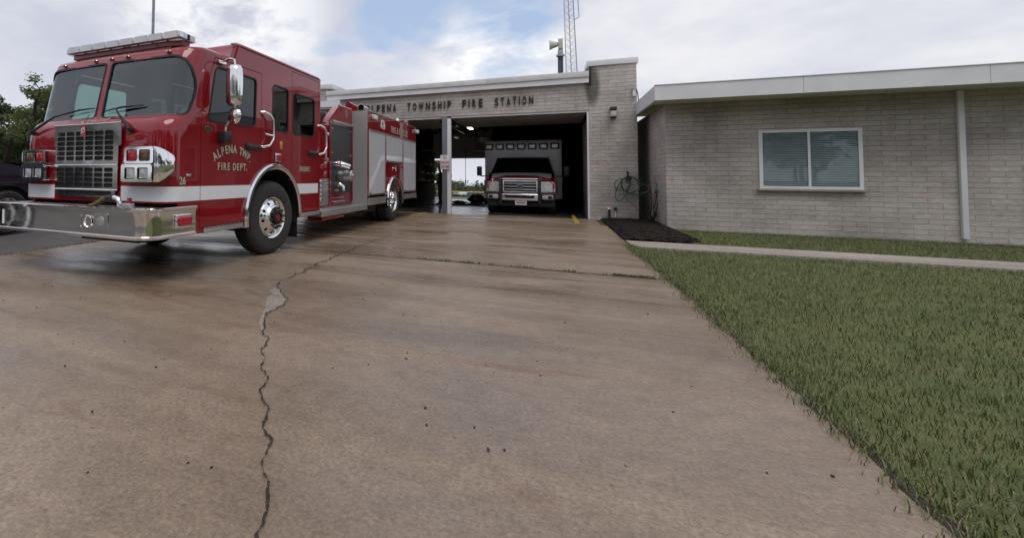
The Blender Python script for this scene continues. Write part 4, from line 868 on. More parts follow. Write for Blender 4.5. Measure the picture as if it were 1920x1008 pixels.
# -------- mirrors (driver's side and far side)
for sg in (1, -1):
    X = CX+sg*1.25; MR = bpy.data.objects.new('wing_mirror', None); COL.objects.link(MR); MR.parent = FE; WL[MR] = WL[FE]; xm = X+sg*.25
    m = MB(); n = 18
    lev = [(1.985, .45), (1.995, .72), (2.03, .95), (2.12, 1.0), (2.33, 1.0), (2.43, .93), (2.475, .7), (2.485, .4)]
    vs_ = []
    for z, s_ in lev:
        for j in range(n): a = R(360*j/n); yy = math.sin(a); vs_.append((xm+.115*s_*math.cos(a), 4.71+(.10 if yy < 0 else .035)*s_*yy, z))
    fs = [(i*n+j, i*n+(j+1) % n, (i+1)*n+(j+1) % n, (i+1)*n+j) for i in range(len(lev)-1) for j in range(n)]+[tuple(range(n)), tuple((len(lev)-1)*n+j for j in range(n))]
    m.add(vs_, fs); m.build('mirror_housing', CHROME, MR, ang=50)
    m = MB(); m.tube([(X, 4.74, 2.545), (X+sg*.08, 4.73, 2.56), (X+sg*.17, 4.72, 2.575), (X+sg*.235, 4.71, 2.55), (xm, 4.71, 2.47)], .014, 10); m.tube([(xm, 4.71, 2.0), (xm-sg*.01, 4.72, 1.92), (xm-sg*.03, 4.73, 1.86), (X+sg*.12, 4.75, 1.80), (X+sg*.075, 4.77, 1.75), (X+sg*.07, 4.77, 1.66)], .018, 10); m.box(X-sg*.005, X+sg*.05, 4.66, 4.80, 2.52, 2.56, bev=.006); m.build('mirror_arm', CHROME, MR)
    MB().box(X-sg*.003, X+sg*.12, 4.70, 4.84, 1.55, 1.69, bev=.012).build('mirror_base', BPLAST, MR)
    m = MB(); m.lathe([(0, -.03), (.05, -.026), (.085, -.012), (.10, .005), (.095, .012), (0, .012)], (xm+.0, 4.70, 1.865), 'Y', 28); m.build('spot_mirror', MIRRORM, MR)
# -------- grab rails
def rail(y0, y1, z0, z1, X, out=.08):
    m = MB(); m.tube([(X-.01, y0, z1), (X+out*.5, y0+.03, z1+.005), (X+out, y0+(y1-y0)*.55, z1-.025), (X+out, y1, z1-.10), (X+out, y1, z0+.12), (X+out, y0+(y1-y0)*.55, z0+.025), (X+out*.5, y0+.03, z0), (X-.01, y0, z0)], .019, 12); return m
rail(5.68, 5.90, 1.555, 2.045, XS, .07).cyl((XS+.07, 5.90, 1.72), (XS-.01, 5.80, 1.75), .013).build('grab_rail', CHROME, FE)
rail(7.50, 7.70, 1.53, 2.03, XS, .07).build('grab_rail', CHROME, FE)
m = MB(); m.cyl((XS-.13, 8.10, 1.44), (XS-.13, 8.10, 1.98), .022); m.box(XS-.16, XS-.08, 8.06, 8.14, 1.41, 1.48, bev=.006); m.sphere((XS-.10, 8.10, 1.93), .04, 12); m.build('stanchion', ALU, FE)
m = MB(); m.box(XS-.003, XS+.018, 6.185, 6.265, 1.54, 1.665, bev=.012); m.build('amber_marker', AMBD, FE)
m = MB(); m.box(XS-.002, XS+.03, 6.04, 6.20, 1.355, 1.48, bev=.010); q = m.build('warning_light_bezel', CHROME, FE); MB().box(XS+.02, XS+.05, 6.09, 6.19, 1.372, 1.462, bev=.012).build('lens', REDL, q)
m = MB(); m.box(XS-.002, XS+.012, 4.155, 4.235, 1.13, 1.16, bev=.005); m.build('small_badge', CHROME, FE)
m = MB(); sheet(m, [(4.455, 1.725), (4.50, 1.74), (4.60, 1.72), (4.595, 1.685), (4.53, 1.655), (4.46, 1.69)], [[(4.475, 1.72), (4.505, 1.727), (4.58, 1.712), (4.577, 1.692), (4.53, 1.673), (4.475, 1.698)]], lambda u, v, d: (XS+.004+d, u, v), .004); em = m.build('door_badge', CHROME, FE); m = MB(); m.prism([(4.475, 1.72), (4.505, 1.727), (4.58, 1.712), (4.577, 1.692), (4.53, 1.673), (4.475, 1.698)], lambda u, v, d: (XS+d, u, v), .0, .003); m.build('badge_field', BPLAST, em)
# -------- door writing in gold leaf, with a black drop edge
def gold(name, items, par, X=XS):
    for mt, dx, dz, e in ((LETB, .006, -.006, .0008), (GOLD, 0, 0, .0022)):
        m = MB()
        for ch, sz, y, z, rot, sx in items:
            c, s_ = math.cos(R(rot)), math.sin(R(rot))
            text(m, ch, sz, lambda u, v, d: (X+.002+e+d*.2, y+dx+u*c-v*s_, z+dz+u*s_+v*c), .0035 if mt is GOLD else .005, .001, sx)
        m.build('lettering' if mt is GOLD else 'lettering_edge', mt, par)
word = 'ALPENA TWP.'; it = []; adv = {'A': .088, 'L': .072, 'P': .076, 'E': .074, 'N': .084, ' ': .045, 'T': .072, 'W': .100, '.': .04}
tot = sum(adv[c] for c in word); Rr = .66; pos = -tot/2; cy_, cz_ = 5.03, 1.40-Rr+.07
for c in word:
    mid_ = pos+adv[c]/2; th = mid_/Rr*1.0; pos += adv[c]
    if c != ' ': it.append((c, .145, cy_+Rr*math.sin(th), cz_+Rr*math.cos(th)-.035, -math.degrees(th), .80))
gold('a', it, dF[1]); it = []; pos = 4.70
for c, a in zip('FIRE DEPT.', (.072, .045, .078, .078, .045, .080, .072, .074, .074, .03)): it.append((c, .128, pos+a/2, 1.215, 0, .80)) if c != ' ' else None; pos += a
gold('b', it, dF[1]); gold('c', [('26', .115, 4.10, 1.045, 0, .9)], FE, XS-.0); gold('d', [('ENGINE 1', .112, 7.02, 1.225, 0, .80)], dF[2])
# -------- steps under the doors
m = MB(); m.box(XS-.28, XS+.015, 4.47, 5.25, .515, .532); m.build('door_step_tread', TREAD, FE); MB().box(XS-.02, XS+.012, 4.47, 5.25, .462, .514, bev=.006).build('door_step', ALU, FE)
MB().box(XS-.2, XS+.012, 6.86, 7.56, .478, .54, bev=.006).build('door_step', ALU, FE)
# -------- cab interior
m = MB(); m.box(CX-1.1, CX+1.1, 4.28, 4.62, 1.45, 1.80, bev=.06); m.box(CX-.45, CX+.45, 4.4, 6.0, .96, 1.45, bev=.05); m.build('dashboard', SEATM, FE)
for x in (-.72, .72):
    for y in (5.1, 6.6): MB().box(CX+x-.25, CX+x+.25, y, y+.5, 1.2, 1.36, bev=.04).box(CX+x-.25, CX+x+.25, y+.42, y+.58, 1.36, 2.1, bev=.05).box(CX+x-.14, CX+x+.14, y+.45, y+.55, 2.12, 2.3, bev=.04).build('seat', SEATM, FE)
m = MB(); m.tube([(CX+.72+.2*math.cos(R(a)), 4.80-.1*math.sin(R(a)), 1.85+.17*math.sin(R(a))) for a in range(0, 360, 15)], .014, 8, closed=True); m.cyl((CX+.72, 4.55, 1.7), (CX+.72, 4.80, 1.85), .03); m.build('steering_wheel', BPLAST, FE)
# -------- pump module
XP = XS-.375; PM = bpy.data.objects.new('pump_module', None); COL.objects.link(PM); PM.parent = FE; WL[PM] = WL[FE]
m = MB(); m.box(CX-.875, XP-.002, 7.72, 9.995, .52, 2.17); m.build('pump_housing', RED, PM)
m = MB(); 
for k in range(9): m.box(XP-.001, XP+.012+(.004 if k % 2 else 0), 7.9, 8.742, .575+k*.058, .575+k*.058+.052, bev=.004)
m.build('ribbed_panel', ALU, PM)
m = MB()
for k in range(5): m.cyl((XP+.01, 8.36, .70+k*.085), (XP+.055, 8.36, .70+k*.085), .027, .02, 12)
m.build('discharge_cap', CHROME, PM)
MB().box(XP+.0, XP+.03, 8.745, 8.80, .56, 2.25, bev=.004).box(XP+.0, XP+.03, 9.94, 9.998, .60, 2.25, bev=.004).build('panel_frame', RED, PM)
MB().box(XP, XP+.012, 8.80, 9.94, .79, 2.225, bev=.003).build('pump_panel', GREYP, PM)
MB().box(XP+.0125, XP+.016, 8.81, 9.93, 1.488, 1.496).build('panel_seam', BLACK, PM)
MB().box(XP, XP+.012, 8.80, 9.94, .60, .788, bev=.003).build('lower_panel', REDD, PM)
MB().box(XP-.0, XP+.05, 8.90, 9.99, 2.245, 2.30, bev=.006).build('panel_light_shield', ALU, PM)
for y, z in ((8.88, 2.12), (9.87, 2.14), (8.88, 1.62), (9.87, 1.60), (9.87, 1.05)): MB().lathe([(.022, 0), (.018, .02), (0, .024)], (XP+.012, y, z), 'X', 12).build('panel_knob', CHROME, PM)
# intake, discharges and drains
m = MB(); m.lathe([(.0, .0), (.10, .0), (.10, .05), (.085, .06), (.085, .12), (.115, .13), (.115, .19), (.095, .20), (.095, .22), (.108, .225), (.108, .29), (.09, .31), (.04, .315), (.03, .33), (0, .33)], (XP+.01, 9.27, 1.16), 'X', 30); m.build('intake_cap', ALU, PM)
m = MB(); m.tube([(XP, 9.00, 1.40), (XP+.12, 9.02, 1.40), (XP+.20, 9.06, 1.385), (XP+.32, 9.12, 1.34)], [.055, .06, .055, .05], 16); m.lathe([(.06, -.02), (.07, -.015), (.07, .02), (.06, .025)], (XP+.16, 9.03, 1.395), 'X', 16, close=True); m.build('discharge_elbow', CHROME, PM)
MB().sphere((XP+.12, 8.93, 1.46), .035, 12, sc=(1, 1, .7)).build('valve_knob', REDL, PM)
m = MB(); m.tube([(XP, 9.10, .98), (XP+.10, 9.10, .98), (XP+.16, 9.12, .93), (XP+.17, 9.12, .84)], [.05, .05, .045, .04], 14); m.lathe([(.05, 0), (.062, .004), (.062, .03), (.05, .035)], (XP+.05, 9.10, .98), 'X', 16, close=True); m.cyl((XP+.05, 8.98, 1.0), (XP+.14, 8.98, 1.0), .02); m.cyl((XP+.05, 8.95, .86), (XP+.12, 8.95, .86), .025); m.build('discharge_valve', CHROME, PM)
for k in range(5):
    MB().cyl((XP+.01, 8.93+k*.13, .70), (XP+.035, 8.93+k*.13, .70), .012, n=8).build('gauge_drain', CHROME, PM)
    MB().cyl((XP+.01, 8.93+k*.13, .625), (XP+.06, 8.93+k*.13, .61), .018, n=8).build('drain_valve', ALU, PM)
# upper red panel with the slanted front edge
up = [(8.62, 2.24), (8.70, 2.24), (9.30, 2.31), (9.995, 2.31), (9.995, 2.635), (9.23, 2.635)]
MB().prism([(8.66, 2.23), (8.92, 2.301), (9.993, 2.301), (9.993, 2.632), (9.235, 2.632)], lambda u, v, d: (XP+d, u, v), -.14, .004).build('upper_panel', RED, PM)
MB().tube([(XP-.02, 9.30, 2.655), (XP-.02, 9.98, 2.655)], .02, 10).build('top_rail', CHROME, PM)
m = MB(); sheet(m, rrect(9.62, 9.70, 2.43, 2.60, .038, 5), [rrect(9.635, 9.685, 2.445, 2.585, .024, 4)], lambda u, v, d: (XP+.010+d, u, v), .006); m.build('louvre', SILV, PM)
# walkway clutter in the gap behind the cab
m = MB(); m.box(CX-.5, XP-.25, 7.75, 8.6, 2.172, 2.24, bev=.01); m.build('valve_cover', WHITE, PM); m = MB(); m.box(CX-.5, XP-.22, 8.3, 9.1, 2.25, 2.50, bev=.03); m.build('crosslay_cover', GREYP, PM)
MB().cyl((XP-.12, 8.30, 2.17), (XP-.12, 8.30, 2.42), .012).box(XP-.16, XP-.08, 8.26, 8.34, 2.42, 2.44).build('control_lever', CHROME, PM)
# deck gun and red hose-bed flap
m = MB(); m.lathe([(.092, 0), (.10, .012), (.10, .03), (.085, .035), (.08, .10), (.062, .5), (.06, .5), (.075, .1), (.078, .03), (.078, .0)], (-4.15, 10.75, 2.80), 'Y', 28, close=True); m.tube([(-4.15, 11.2, 2.80), (-4.15, 11.4, 2.78), (-4.15, 11.45, 2.6)], .06, 14); m.build('deck_gun', CHROME, FE)
m = MB(); m.lathe([(0, .12), (.077, .12)], (-4.15, 10.75, 2.80), 'Y', 20); m.build('deck_gun_bore', BLACK, FE, recalc=False)
m = MB(); m.prism([(-4.66, 2.72), (-4.60, 2.99), (-4.55, 3.0), (-4.15, 2.76), (-4.13, 2.66), (-4.66, 2.66)], lambda u, v, d: (u, 10.9+d, v), 0, .25); m.build('hose_bed_flap', RED, FE)
m = MB(); m.cyl((XS-.17, 10.55, 2.60), (XS-.17, 10.55, 2.80), .012); m.cyl((XS-.17, 10.55, 2.78), (XS-.30, 10.50, 2.83), .009); m.build('top_handle', BPLAST, FE)
# running board
m = MB(); m.box(XP+.014, XS+.0, 7.66, 8.80, .495, .525, bev=.003); m.box(XP+.014, XS+.0, 8.805, 9.99, .495, .525, bev=.003)
for a, b in ((7.66, 8.80), (8.805, 9.99)):
    for k in range(3): m.box(XS-.012, XS+.006, a, b, .418+k*.026, .418+k*.026+.021, bev=.003)
m.box(XP+.014, XS-.013, 7.66, 9.99, .42, .494); m.build('running_board', ALU, FE)
MB().box(XP+.05, XS-.03, 7.75, 8.75, .345, .417, bev=.004).build('underbody_box', RED, FE)
# -------- rear body
Y0, Y1 = 10.0, 14.2
m = MB(); m.box(CX-1.22, XS-.035, Y0+.004, Y1, .75, 2.60); m.box(CX-1.22, XS-.035, Y1-.5, Y1, .5, .75)
body_h = [circ(12.06, .50, .61, 40, 0, 180)+[(11.45, .2), (12.67, .2)]]
doors = [(10.105, 11.235, .722, 2.19, 'a'), (11.345, 12.735, 1.50, 2.185, 'b'), (12.86, 14.11, .722, 2.18, 'c')]
sheet(m, [(Y0, .70), (Y1, .70), (Y1, 2.61), (Y0, 2.61)], body_h+[[(a-.02, z0-.02), (b+.02, z0-.02), (b+.02, z1+.02), (a-.02, z1+.02)] for a, b, z0, z1, _ in doors], side(XS), .034, .15)
for sg in (-1,): m.box(CX-1.25, CX-1.221, Y0, Y1, .7, 2.61)
m.build('body', RED, FE, ang=30)
MB().box(CX-.875, XS-.036, Y0-.004, Y0+.002, .53, 2.61).box(XP+.002, XS-.002, Y0-.006, Y0+.0, .53, 2.62).build('treadplate_panel', TREAD, FE)
MB().box(XS-.03, XS+.008, Y0+.1, Y1, 2.612, 2.632, bev=.004).build('drip_rail', ALU, FE)
SH = bpy.data.materials.new('roller_shutter'); SH.use_nodes = True
_t = SH.node_tree; _p = _t.nodes['Principled BSDF']; _p.inputs['Base Color'].default_value = (.68, .69, .71, 1); _p.inputs['Metallic'].default_value = .25; _p.inputs['Roughness'].default_value = .42
for a, b, z0, z1, nm in doors:
    m = MB(); X = XS-.018; pr = []; z = z0; hs_ = .038
    while z < z1-.001: zt = min(z+hs_, z1); pr += [(z+.001, 0), (z+.006, .007), (zt-.006, .007), (zt-.001, 0)]; z = zt
    vs_ = [(X+h, y, z_) for z_, h in pr for y in (a, b)]; m.add(vs_, [(2*i, 2*i+1, 2*i+3, 2*i+2) for i in range(len(pr)-1)]); RD = m.build('roller_door', SH, FE, ang=20, recalc=False)
    if nm == 'b': RD['label'] = 'short roller door above the rear wheel'
    m = MB()
    for y0, y1, za, zb in ((a-.02, a, z0-.02, z1+.02), (b, b+.02, z0-.02, z1+.02), (a-.02, b+.02, z1, z1+.022)): m.box(XS-.02, XS+.006, y0, y1, za, zb, bev=.002)
    m.build('door_frame', ALU, RD)
    m = MB(); m.box(XS-.012, XS+.016, a+.02, b-.02, z0+.0, z0+.05, bev=.006); m.cyl((XS+.03, a+.06, z0+.03), (XS+.03, b-.06, z0+.03), .012); m.build('lift_bar', ALU, RD)
    m = MB(); m.box(XS-.01, XS+.03, a+.03, a+.10, z0+.01, z0+.055, bev=.004); m.box(XS-.01, XS+.03, b-.10, b-.03, z0+.01, z0+.055, bev=.004); m.build('latch', BPLAST, RD)
    # white reflective band across the shutters
    if nm in 'bc': MB().box(XS-.009, XS-.005, a+.001, b-.001, 1.525 if nm == 'b' else 1.53, 1.665, bev=.001).build('reflective_band', STRIPE, RD)
    if nm == 'a': MB().prism([(10.107, .86), (10.107, 1.0), (10.20, 1.03), (10.98, 1.665), (11.233, 1.665), (11.233, 1.53), (10.98, 1.50), (10.32, .90), (10.25, .86)], lambda u, v, d: (XS-.008+d, u, v), 0, .003).build('reflective_band', mat('pale_band', (.70, .71, .73), .5), RD)
MB().box(XS-.03, XS+.010, Y0+.07, 11.33, .60, .665, bev=.004).box(XS-.3, XS-.0, Y0+.07, 11.30, .50, .598, bev=.004).build('rub_rail', ALU, FE); MB().box(XS-.03, XS+.010, 12.80, Y1, .60, .665, bev=.004).box(XS-.3, XS-.0, 12.83, Y1, .53, .598, bev=.004).build('rub_rail', ALU, FE)
MB().box(XS+.0, XS+.012, 10.75, 10.87, .525, .575, bev=.004).build('side_reflector', ORNG, FE)
MB().box(CX-1.1, CX+1.2, Y1, Y1+.28, .50, .56, bev=.006).build('tail_step', TREAD, FE)
MB().cyl((XS-.01, 12.0, 1.36), (XS+.05, 12.0, 1.36), .022).cyl((XS+.04, 12.0, 1.28), (XS+.04, 12.0, 1.42), .014).build('fuel_cap', CHROME, FE)
MB().box(XS-.002, XS+.006, 12.62, 12.72, 1.12, 1.33, bev=.003).build('access_plate', ALU, FE)
for y0 in (10.26, 14.06):
    m = MB(); m.box(XS-.003, XS+.03, y0-.03, y0+.22, 2.44, 2.56, bev=.006); q = m.build('scene_light', CHROME, FE)
    MB().box(XS+.03, XS+.085, y0+.0, y0+.2, 2.45, 2.55, bev=.012).build('lens', SILVER, q)
MB().sphere((XS-.10, 13.45, 2.70), .075, 16, sc=(1, 1, 1)).build('beacon', REDL, FE); MB().cyl((XS-.10, 13.45, 2.61), (XS-.10, 13.45, 2.66), .08).build('beacon_base', CHROME, FE)
MB().cyl((XS-.2, 12.9, 2.62), (XS-.14, 12.75, 2.72), .03, .045).build('work_light', WHITE, FE)
MB().box(CX-.9, XS-.3, 10.3, 14.0, 2.60, 2.66, bev=.02).build('hose_bed_cover', GREYP, FE)
# gold line, department shield and words on the red band
gold('e', [('FIRE & RESCUE', .235, 12.47, 2.27, 0, 1.02)], FE)
m = MB(); shield = [(10.88, 2.32), (11.02, 2.30), (11.20, 2.29), (11.235, 2.36), (11.215, 2.42), (11.17, 2.50), (11.05, 2.525), (10.93, 2.50), (10.90, 2.42)]
sheet(m, rpoly(shield, .02, 3), [circ(11.05, 2.425, .052, 14)], lambda u, v, d: (XS+.004+d, u, v), .003); q = m.build('department_shield', WHITE, FE)
MB().prism(circ(11.05, 2.425, .054, 14), lambda u, v, d: (XS+.001+d, u, v), 0, .0015).prism([(10.95, 2.335), (11.16, 2.325), (11.16, 2.345), (10.95, 2.353)], lambda u, v, d: (XS+.0045+d, u, v), 0, .001).build('shield_centre', mat('shield_green', (.03, .08, .06), .5), q)

# ================================================================== AMBULANCE in the right bay
AC = -.93
AM = thing('ambulance', 'white ambulance with red hood stripe and black grille guard standing in the dark bay', 'ambulance', (AC, 18.5, 0))
AW = mat('ambulance_white_shaded', (.47, .47, .47), .3, coat=.6); DGL = glass('dark_windshield', (.10, .11, .11), .9, .02)  # body white lowered to grey: shade of the bay is put into the colour
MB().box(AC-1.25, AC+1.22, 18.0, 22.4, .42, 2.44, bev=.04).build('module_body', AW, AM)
m = MB()
for k in range(7):
    x = AC-1.10+k*.352; q = None
    o = MB(); o.box(x-.135, x+.135, 17.965, 18.01, 2.12, 2.33, bev=.03); bz = o.build('warning_light_bezel', BPLAST, AM)
    MB().box(x-.10, x+.10, 17.945, 17.985, 2.15, 2.30, bev=.03).build('lens', CLEARL, bz)
for x in (-1.16, -.16, 0, .16, 1.12): MB().box(AC+x-.04, AC+x+.04, 17.985, 18.002, 2.385, 2.41).build('marker_lamp', AMBL, AM)
# cab shell: cross sections along the length
secs = [(16.42, .66, .98, .98, 1.02), (16.36, .70, .95, 1.06, 1.08), (16.55, .48, 1.00, 1.12, 1.13), (17.0, .45, 1.02, 1.22, 1.27), (17.12, .45, 1.02, 1.24, 1.30)]
m = MB(); n = 17; rings = []
for y, z0, hw, ze, zt in secs:
    r = []
    for j in range(n):
        u = -1+2*j/(n-1); a = abs(u)
        if a > .86: x, z = hw, z0+(ze-.07-z0)*(1-a)/.14
        else: x = hw*min(1, (a/.86)**.9) if a > .0 else 0; z = zt-(zt-ze+.03)*(a/.86)**3-(.04 if a > .8 else 0)
        r.append((AC+(x if u > 0 else -x), y, z))
    rings.append(r)
m.add([p for r in rings for p in r], [(i*n+j, i*n+j+1, (i+1)*n+j+1, (i+1)*n+j) for i in range(len(rings)-1) for j in range(n-1)])
m.build('hood', RED, AM, ang=50)
m = MB()
for sg in (1, -1): m.prism([(16.5, .45), (18.0, .45), (18.0, 1.30), (17.1, 1.30), (16.5, 1.08)], lambda u, v, d: (AC+sg*(1.0+d), u, v), -.02, .015)
m.build('cab_side', RED, AM)
def slope(u, v, d): return (AC+u, 17.10+(v-1.28)*1.05-d+.06*u*u, v)
m = MB(); sheet(m, [(-.96, 1.27), (.96, 1.27), (.80, 1.80), (.6, 1.83), (-.6, 1.83), (-.80, 1.80)], [rpoly([(-.93, 1.30), (.93, 1.30), (.77, 1.78), (-.77, 1.78)], .05)], slope, .02, .2); m.add([(AC-.80, 17.65, 1.80), (AC+.80, 17.65, 1.80), (AC+.80, 18.0, 1.84), (AC-.80, 18.0, 1.84)], [(0, 1, 2, 3)])
for sg in (1, -1): m.add([(AC+sg*.96, 17.12, 1.27), (AC+sg*.80, 17.68, 1.80), (AC+sg*.82, 18.0, 1.84), (AC+sg*1.01, 18.0, 1.27)], [(0, 1, 2, 3)])
m.build('cab_frame', BPLAST, AM, recalc=False)
m = MB(); sheet(m, rpoly([(-.94, 1.29), (.94, 1.29), (.78, 1.79), (-.78, 1.79)], .05), [], lambda u, v, d: slope(u, v, d-.008), .006, .2); m.build('windshield', DGL, AM)
m = MB(); m.add([(AC+u, 17.05-.72*(1-w_)*(0 if False else 1)+.0, 1.262-.15*(1-w_)+.02) for w_ in (1, .0) for u in (-.9, -.6, .6, .9)], [(0, 1, 5, 4), (1, 2, 6, 5), (2, 3, 7, 6)])
# white chevron across the hood
m = MB()
def hoodz(y): return lerp(y, [(16.36, 1.08), (16.55, 1.13), (17.0, 1.27), (17.12, 1.30)])
for sg in (1, -1): m.add([(AC+sg*a, y, hoodz(y)+.006-(.035 if a > .8 else 0)) for a, y in ((0, 17.1), (0, 16.82), (.45, 16.80), (.62, 16.66), (.88, 16.60), (.90, 17.1), (.5, 17.1))], [(0, 1, 2, 6), (2, 3, 4, 5, 6)])
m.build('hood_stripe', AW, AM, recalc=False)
m = MB(); X = lambda a: AC+a
fa = lambda u, v, d: (AC+u, 16.34-d, v)
sheet(m, rrect(-.51, .51, .675, 1.06, .04), [rrect(-.47, .47, .71, 1.02, .02)], fa, .05); GRL = m.build('grille_surround', CHROME, AM)
m = MB()
for z in (.77, .865, .955): m.box(X(-.47), X(.47), 16.335, 16.36, z-.014, z+.014, bev=.005)
m.build('grille_bar', ALU, GRL); MB().box(X(-.47), X(.47), 16.37, 16.39, .70, 1.03).build('grille_back', DARK, GRL)
MB().prism([(AC+.115*math.cos(R(a)), .87+.05*math.sin(R(a))) for a in range(0, 360, 12)], lambda u, v, d: (u, 16.30-d, v), -.02, .0).build('badge_rim', CHROME, GRL)
MB().prism([(AC+.10*math.cos(R(a)), .87+.038*math.sin(R(a))) for a in range(0, 360, 12)], lambda u, v, d: (u, 16.298-d, v), -.002, .003).build('badge', mat('badge_blue', (.02, .03, .12), .3, coat=1), GRL)
MB().tube([(X(-.62), 16.31, 1.105), (X(.62), 16.31, 1.105)], .02, 8).build('hood_trim', CHROME, AM)
for sg in (1, -1):
    m = MB(); m.prism(rpoly([(.58, .70), (1.0, .70), (1.0, .95), (.92, 1.03), (.58, 1.02)], .02), lambda u, v, d: (AC+sg*u, 16.35+.04*(u > .9)-d, v), -.08, .0); h = m.build('headlight', CLEARL, AM)
    MB().box(X(sg*.93), X(sg*.985), 16.33, 16.39, .82, .96, bev=.01).build('turn_signal', REDL, h)
    MB().box(X(sg*.53), X(sg*.60), 16.30, 16.345, .70, 1.0, bev=.01).build('side_grille_light', CHROME, AM)
    m = MB(); m.box(X(sg*.62), X(sg*.96), 16.22, 16.4, .46, .62, bev=.03); b = m.build('bumper_end', ALU, AM); MB().box(X(sg*.80), X(sg*.92), 16.20, 16.225, .49, .59, bev=.02).build('fog_light', BPLAST, b)
    m = MB(); m.tube([(X(sg*.565), 16.20, .32), (X(sg*.565), 16.18, 1.04), (X(sg*.565), 16.24, 1.12)], .045, 8); m.tube([(X(sg*.6), 16.2, .66), (X(sg*1.04), 16.22, .66), (X(sg*1.06), 16.35, .68)], .028, 8); m.tube([(X(sg*1.05), 16.30, .66), (X(sg*1.05), 16.30, 1.05), (X(sg*.95), 16.3, 1.09)], .02, 8); m.build('grille_guard', BPLAST, AM)
    m = MB(); m.box(X(sg*1.26), X(sg*1.42), 17.18, 17.30, 1.20, 1.52, bev=.03); mr = m.build('mirror', BPLAST, AM); MB().tube([(X(sg*.98), 17.3, 1.20), (X(sg*1.2), 17.25, 1.185), (X(sg*1.34), 17.24, 1.21)], .018, 8).build('mirror_arm', BPLAST, mr)
    w_ = MB(); w_.lathe([(.22, 0), (.30, .01), (.36, 0), (.375, -.03), (.375, -.2), (.3, -.24), (.22, -.2)], (X(sg*1.0), 16.95, .375), 'X', 36, sgn=sg, close=True); wq = w_.build('tyre', TYRE, AM); 
    w_ = MB(); w_.lathe([(.22, 0), (.2, -.03), (.1, -.05), (.06, 0), (0, .01)], (X(sg*1.0), 16.95, .375), 'X', 30, sgn=sg); w_.build('rim', ALU, wq)
    w_ = MB(); w_.lathe([(.22, 0), (.30, .01), (.36, 0), (.375, -.03), (.375, -.5), (.3, -.54), (.22, -.2)], (X(sg*1.18), 20.9, .375), 'X', 36, sgn=sg, close=True); w_.build('tyre', TYRE, AM)
m = MB(); m.box(X(-.54), X(.54), 16.20, 16.38, .42, .64, bev=.03); b = m.build('bumper', CHROME, AM); MB().box(X(-.42), X(.42), 16.19, 16.21, .50, .59, bev=.03).build('air_intake', DARK, b)
MB().box(X(-.98), X(.98), 16.3, 18.0, .25, .45).build('underbody', DARK, AM)
m = MB(); m.box(X(-.135), X(.20), 16.17, 16.185, .285, .435, bev=.004); pl = m.build('number_plate', WHITE, AM); MB().box(X(-.10), X(.165), 16.166, 16.171, .34, .385).box(X(-.13), X(.195), 16.166, 16.171, .415, .43).build('plate_marks', mat('plate_ink', (.30, .10, .14), .5), pl)
for sg in (1, -1): MB().box(AC+sg*1.225+(-.02 if sg < 0 else -.0), AC+sg*1.225+(.0 if sg < 0 else .02)+.0, 18.05, 22.3, 1.0, 1.2, bev=.002).build('body_stripe', REDD, AM)

# ================================================================== DARK PICKUP at the far left
PK = thing('pickup_truck', 'dark navy pickup truck with chrome spoked wheels at the left edge', 'pickup truck', (-10.1, 4.2, 0)); PX = -9.25
NAVY = mat('navy_paint', (.026, .032, .050), .30, .3, coat=1)
def pside(X, d):
    m = MB(); arches = [circ(5.55, .42, .50, 30, 0, 180)+[(5.05, .1), (6.05, .1)], circ(1.55, .42, .50, 30, 0, 180)+[(1.05, .1), (2.05, .1)]]
    prof = [(.35, .42), (6.45, .42), (6.55, .7), (6.5, 1.05), (6.3, 1.22), (5.6, 1.33), (4.7, 1.40), (4.6, 1.42), (2.9, 1.42), (2.85, 1.36), (.25, 1.36), (.25, .7)]
    def f(u, v, dd): t_ = abs(v-.95); return (X+(dd-.10*max(0, v-1.08)-.05*max(0, .9-v)-(.25*max(0, u-6.1)))*d, u, v)
    sheet(m, prof, arches, f, .03, .12); return m
for X, d in ((PX, 1), (PX-1.95, -1)):
    pside(X, d).build('body_side', NAVY, PK, ang=40)
    m = MB(); m.box(X-.005, X+.018*d, .8, 6.35, .955+.0, .985, bev=.004); m.box(X+.0*d, X+.012*d, .85, 6.3, 1.10, 1.108); m.build('side_trim', BPLAST, PK)
    for cy in (5.55, 1.55):
        wt = MB(); pr = [(.275, -.01), (.30, .012), (.37, .018), (.395, .0), (.415, -.03), (.418, -.10), (.405, -.103), (.405, -.115), (.418, -.118), (.415, -.22), (.38, -.26), (.275, -.24)]
        wt.lathe(pr, (X-.02*d, cy, .418), 'X', 56, sgn=d, close=True); tq = wt.build('tyre', TYRE, PK, ang=30)
        m = MB(); outer = circ(0, 0, .278, 48); hl = []
        for k in range(6):
            for s_ in (-1, 1):
                a = R(60*k+s_*13); q = [(.10, a-.10), (.245, a-.155), (.25, a), (.245, a+.155), (.10, a+.10)]; hl.append(rpoly([(r*math.cos(t_), r*math.sin(t_)) for r, t_ in q], .012, 2))
        sheet(m, outer, [hl[i] for i in range(12)], lambda u, v, dd: (X-.02*d+d*(dd-.02+.0*u+(.02 if math.hypot(u, v) > .26 else -.035*(1-math.hypot(u, v)/.26))), cy+u, .418+v), .03, .04, hstep=.04)
        m.lathe([(.28, .004), (.272, .004), (.27, -.12)], (X-.02*d, cy, .418), 'X', 48, sgn=d); m.build('rim', CHROME, tq, ang=35)
        MB().lathe([(.27, -.13), (0, -.13)], (X-.02*d, cy, .418), 'X', 30, sgn=d).build('brake_disc', DARK, tq)
        MB().lathe([(.06, -.04), (.055, -.01), (0, -.008)], (X-.02*d, cy, .418), 'X', 24, sgn=d).build('hub_cap', ALU, tq)
    liner_ = MB(); 
    for cy in (5.55, 1.55): liner_.box(X-.3*d if d > 0 else X+.05, X-.05*d if d > 0 else X+.3, cy-.5, cy+.5, .93, .95)
    liner_.build('wheel_well', DARK, PK)
